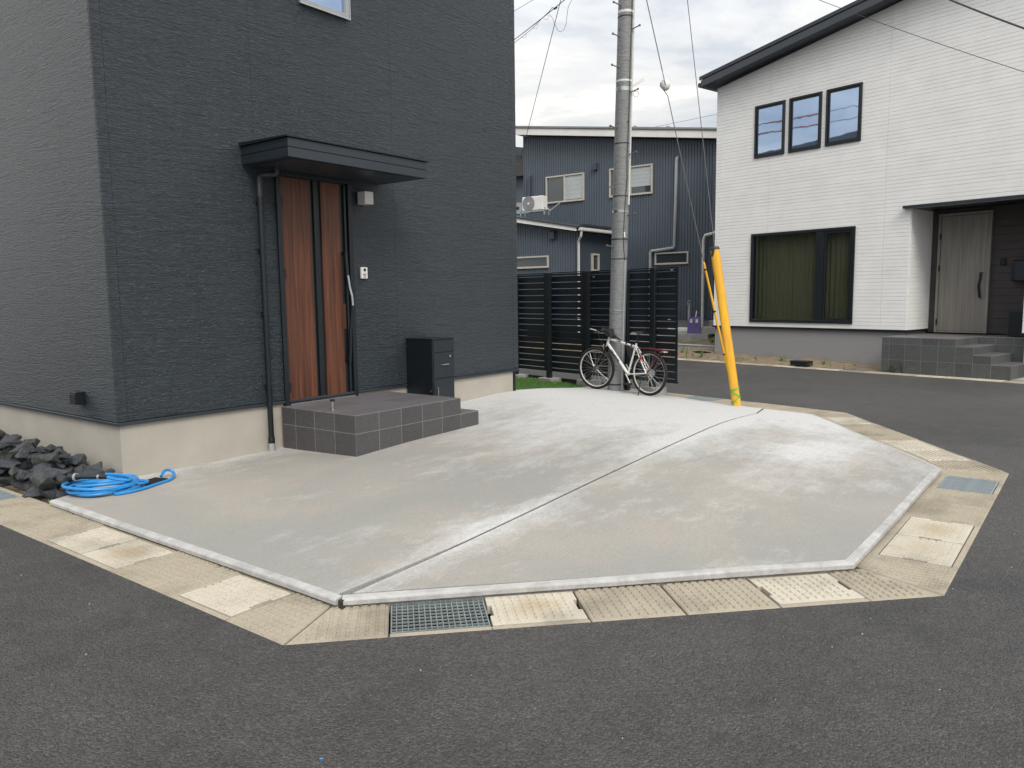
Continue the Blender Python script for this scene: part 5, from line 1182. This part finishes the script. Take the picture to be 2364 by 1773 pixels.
# leading tail: out of the coil to the drain mat, with its upward loop
tail = [(.175, -.315, .03), (.20, -.29, .045), (.25, -.25, .062), (.30, -.25, .052), (.30, -.30, .025), (.20, -.42, .013), (.05, -.49, .013), (-.10, -.55, .013), (-.22, -.575, .013), (-.33, -.56, .013)]
def smooth(pts, n=6):
    o = []
    for i in range(len(pts)-1):
        p0 = Vector(pts[max(0, i-1)]); p1 = Vector(pts[i]); p2 = Vector(pts[i+1]); p3 = Vector(pts[min(len(pts)-1, i+2)])
        for k in range(n):
            t = k/n; o.append(.5*((2*p1)+(-p0+p2)*t+(2*p0-5*p1+4*p2-p3)*t*t+(-p0+3*p1-3*p2+p3)*t**3))
    return o+[Vector(pts[-1])]
tl = [(x, y, slabz(x, y)+z) for x, y, z in smooth(tail)]
start = P[0]
hs = thing('garden_hose', 'coiled bright blue garden hose with black nozzle lying on the slab corner', 'hose', FD @ T((cx, cy, slabz(cx, cy))))
IH = T((-cx, -cy, -slabz(cx, cy)))
k0 = min(range(28), key=lambda k: (P[k][0]-tl[-1][0])**2+(P[k][1]-tl[-1][1])**2)
MB().tube(tl+P[k0:], .0128, 8).obj('hose', MT['hose'], hs, smooth=True, M=IH)
MB().tube(smooth([(x, y, slabz(x, y)+z) for x, y, z in ((-.16, -.46, .05), (-.06, -.46, .035), (.01, -.40, .03), (-.02, -.33, .035), (-.12, -.30, .05))]), .0128, 8).obj('hose_loop', MT['hose'], hs, smooth=True, M=IH)
nz0 = Vector((-.475, -.10, .075)); nz1 = Vector((-.315, -.395, .085)); nd_ = (nz0-nz1).normalized()
MB().tube([nz1, nz1.lerp(nz0, .18), nz1.lerp(nz0, .2), nz1.lerp(nz0, .62), nz1.lerp(nz0, .80), nz1.lerp(nz0, .88), nz0], [.017, .019, .016, .015, .020, .034, .040], 16).obj('nozzle', MT['black'], hs, smooth=True, M=IH)
MB().tube([nz1.lerp(nz0, .82), nz1.lerp(nz0, .87)], .033, 16).obj('nozzle_ring', MT['pipe_grey'], hs, M=IH); MB().tube([nz1.lerp(nz0, .20), nz1.lerp(nz0, .25)], .0195, 16).obj('hose_connector', MT['galv'], hs, M=IH)
MB().tube([nz0, nz0+nd_*.006], .034, 16).obj('spray_face', MT['rubber'], hs, M=IH)
MB().tube(smooth([tuple(nz1), (nz1.x+.03, nz1.y-.05, .07), (-.20, -.50, .05), (-.16, -.46, .05)]), .0128, 8).obj('hose_end', MT['hose'], hs, smooth=True, M=IH)
dm = thing('drain_cover', 'black ribbed rubber drain cover on the slab under the hose end', 'drain cover', FD @ T((.08, -.325, slabz(.08, -.325)+.001)) @ Matrix.Rotation(R(18), 4, 'Z'))
MB().box(-.125, .125, -.075, .075, 0, .006).obj('plate', MT['rubber'], dm)
for k in range(9): MB().box(-.12, .12, -.07+k*.0165, -.062+k*.0165, .006, .010).obj('rib', MT['rubber'], dm)

# ================================================================ WEEDS AND DEBRIS
def weed(F, x, y, z, n, h, spread, mt, label, group):
    m = MB()
    for k in range(n):
        a = random.uniform(0, 6.28); hh = h*random.uniform(.6, 1.1); sp2 = spread*random.uniform(.4, 1.2); w_ = .006+.004*random.random()
        pts = [Vector((sp2*math.cos(a)*t**1.6, sp2*math.sin(a)*t**1.6, hh*(t-.35*t*t*(sp2/h if h else 0)))) for t in (0, .35, .7, 1)]
        dx = Vector((-math.sin(a), math.cos(a), 0))
        v = []
        for t, p in zip((1, .9, .6, .05), pts): v += [p-dx*w_*t, p+dx*w_*t]
        m.add(v, [(0, 1, 3, 2), (2, 3, 5, 4), (4, 5, 7, 6)])
    o = m.obj('weed', MT[mt], None, M=F @ T((x, y, z)), fix=False); tag(o, label, 'weed', group)
gw = 'weeds along the far verge'
random.seed(21)
for sx_, sy_, n, h, sp2, mt in ((1653, 822, 4, .32, .12, 'weed'), (1742, 828, 5, .12, .08, 'weed'), (1806, 833, 8, .22, .16, 'weedgreen'), (1818, 834, 6, .12, .12, 'weed'), (1871, 842, 3, .14, .12, 'weed'), (1917, 845, 3, .16, .03, 'weed'), (1948, 848, 4, .10, .12, 'weed'), (1660, 826, 4, .10, .2, 'weed'), (1700, 829, 5, .08, .1, 'weed'), (1620, 822, 14, .26, .2, 'weedgreen'), (1585, 821, 7, .42, .22, 'weed'), (1575, 818, 10, .3, .16, 'weedgreen'), (1600, 821, 8, .16, .15, 'weed'), (1640, 815, 6, .15, .15, 'weed')):
    p = Gw(sx_, sy_, -.02); p.y = min(p.y, 16.15) if p.x > -11.9 else p.y
    weed(FW, p.x, p.y, -.05, n, h, sp2, mt, ('yellowish' if mt == 'weed' else 'fresh green')+' straggly weed in the sandy verge by the white house', ('yellowish ' if mt == 'weed' else 'green ')+gw)
for k in range(16):
    x, y = random.uniform(-13.4, -12.0), random.uniform(16.7, 18.6); weed(FW, x, y, .10+.33*min(.6, (y-16.3)/3.2*1.6)*.8, 9, .16, .14, random.choice(('weed', 'weedgreen')), 'weed tuft on the bank behind the block wall', 'weeds on the bank')
for s_, h in ((-7.0, .30), (-6.83, .34), (-7.1, .2)): weed(FW, s_, 15.335, -.08, 7, h, .16, 'weedgreen', 'green weed sprouting against the grey tiled entrance steps', 'weeds by the entrance steps')
for k in range(34):
    s_ = random.uniform(-13.5, -7.5); mt = random.choice(('weed', 'weed', 'weedgreen')); weed(FW, s_, random.uniform(15.5, 16.1), -.04, random.randint(4, 9), random.uniform(.05, .12), random.uniform(.06, .14), mt, ('yellowish' if mt == 'weed' else 'fresh green')+' straggly weed in the sandy verge by the white house', ('yellowish ' if mt == 'weed' else 'green ')+gw)
weed(FD, -.67, -.17, -.10, 7, .05, .05, 'weedgreen', 'tiny green weed at the rock pile corner by the gutter', None)
tag(MB().box(-.006, .006, -.0035, .0035, 0, .003).obj('litter_chip', MT['hose'], None, bevel=.001, M=T(G(742, 1752, -.093)) @ Matrix.Rotation(.4, 4, 'Z')), 'tiny blue plastic chip lying on the asphalt', 'litter')
vs = MB()
for k in range(260):
    x, y = random.uniform(-4, 5), random.uniform(1.2, 7); q = FDi @ Vector((x, y, 0))
    if inpoly((q.x, q.y), Q): continue
    s = random.uniform(.0015, .004); vs.bump(x, y, s, s*random.uniform(.6, 1), GZ-.003, s*.9, s*.4)
o = vs.obj('loose_grit', MT['lip'], None, kind='stuff'); tag(o, 'scattered pale grit lying on the dark asphalt', 'grit'); o['kind'] = 'stuff'
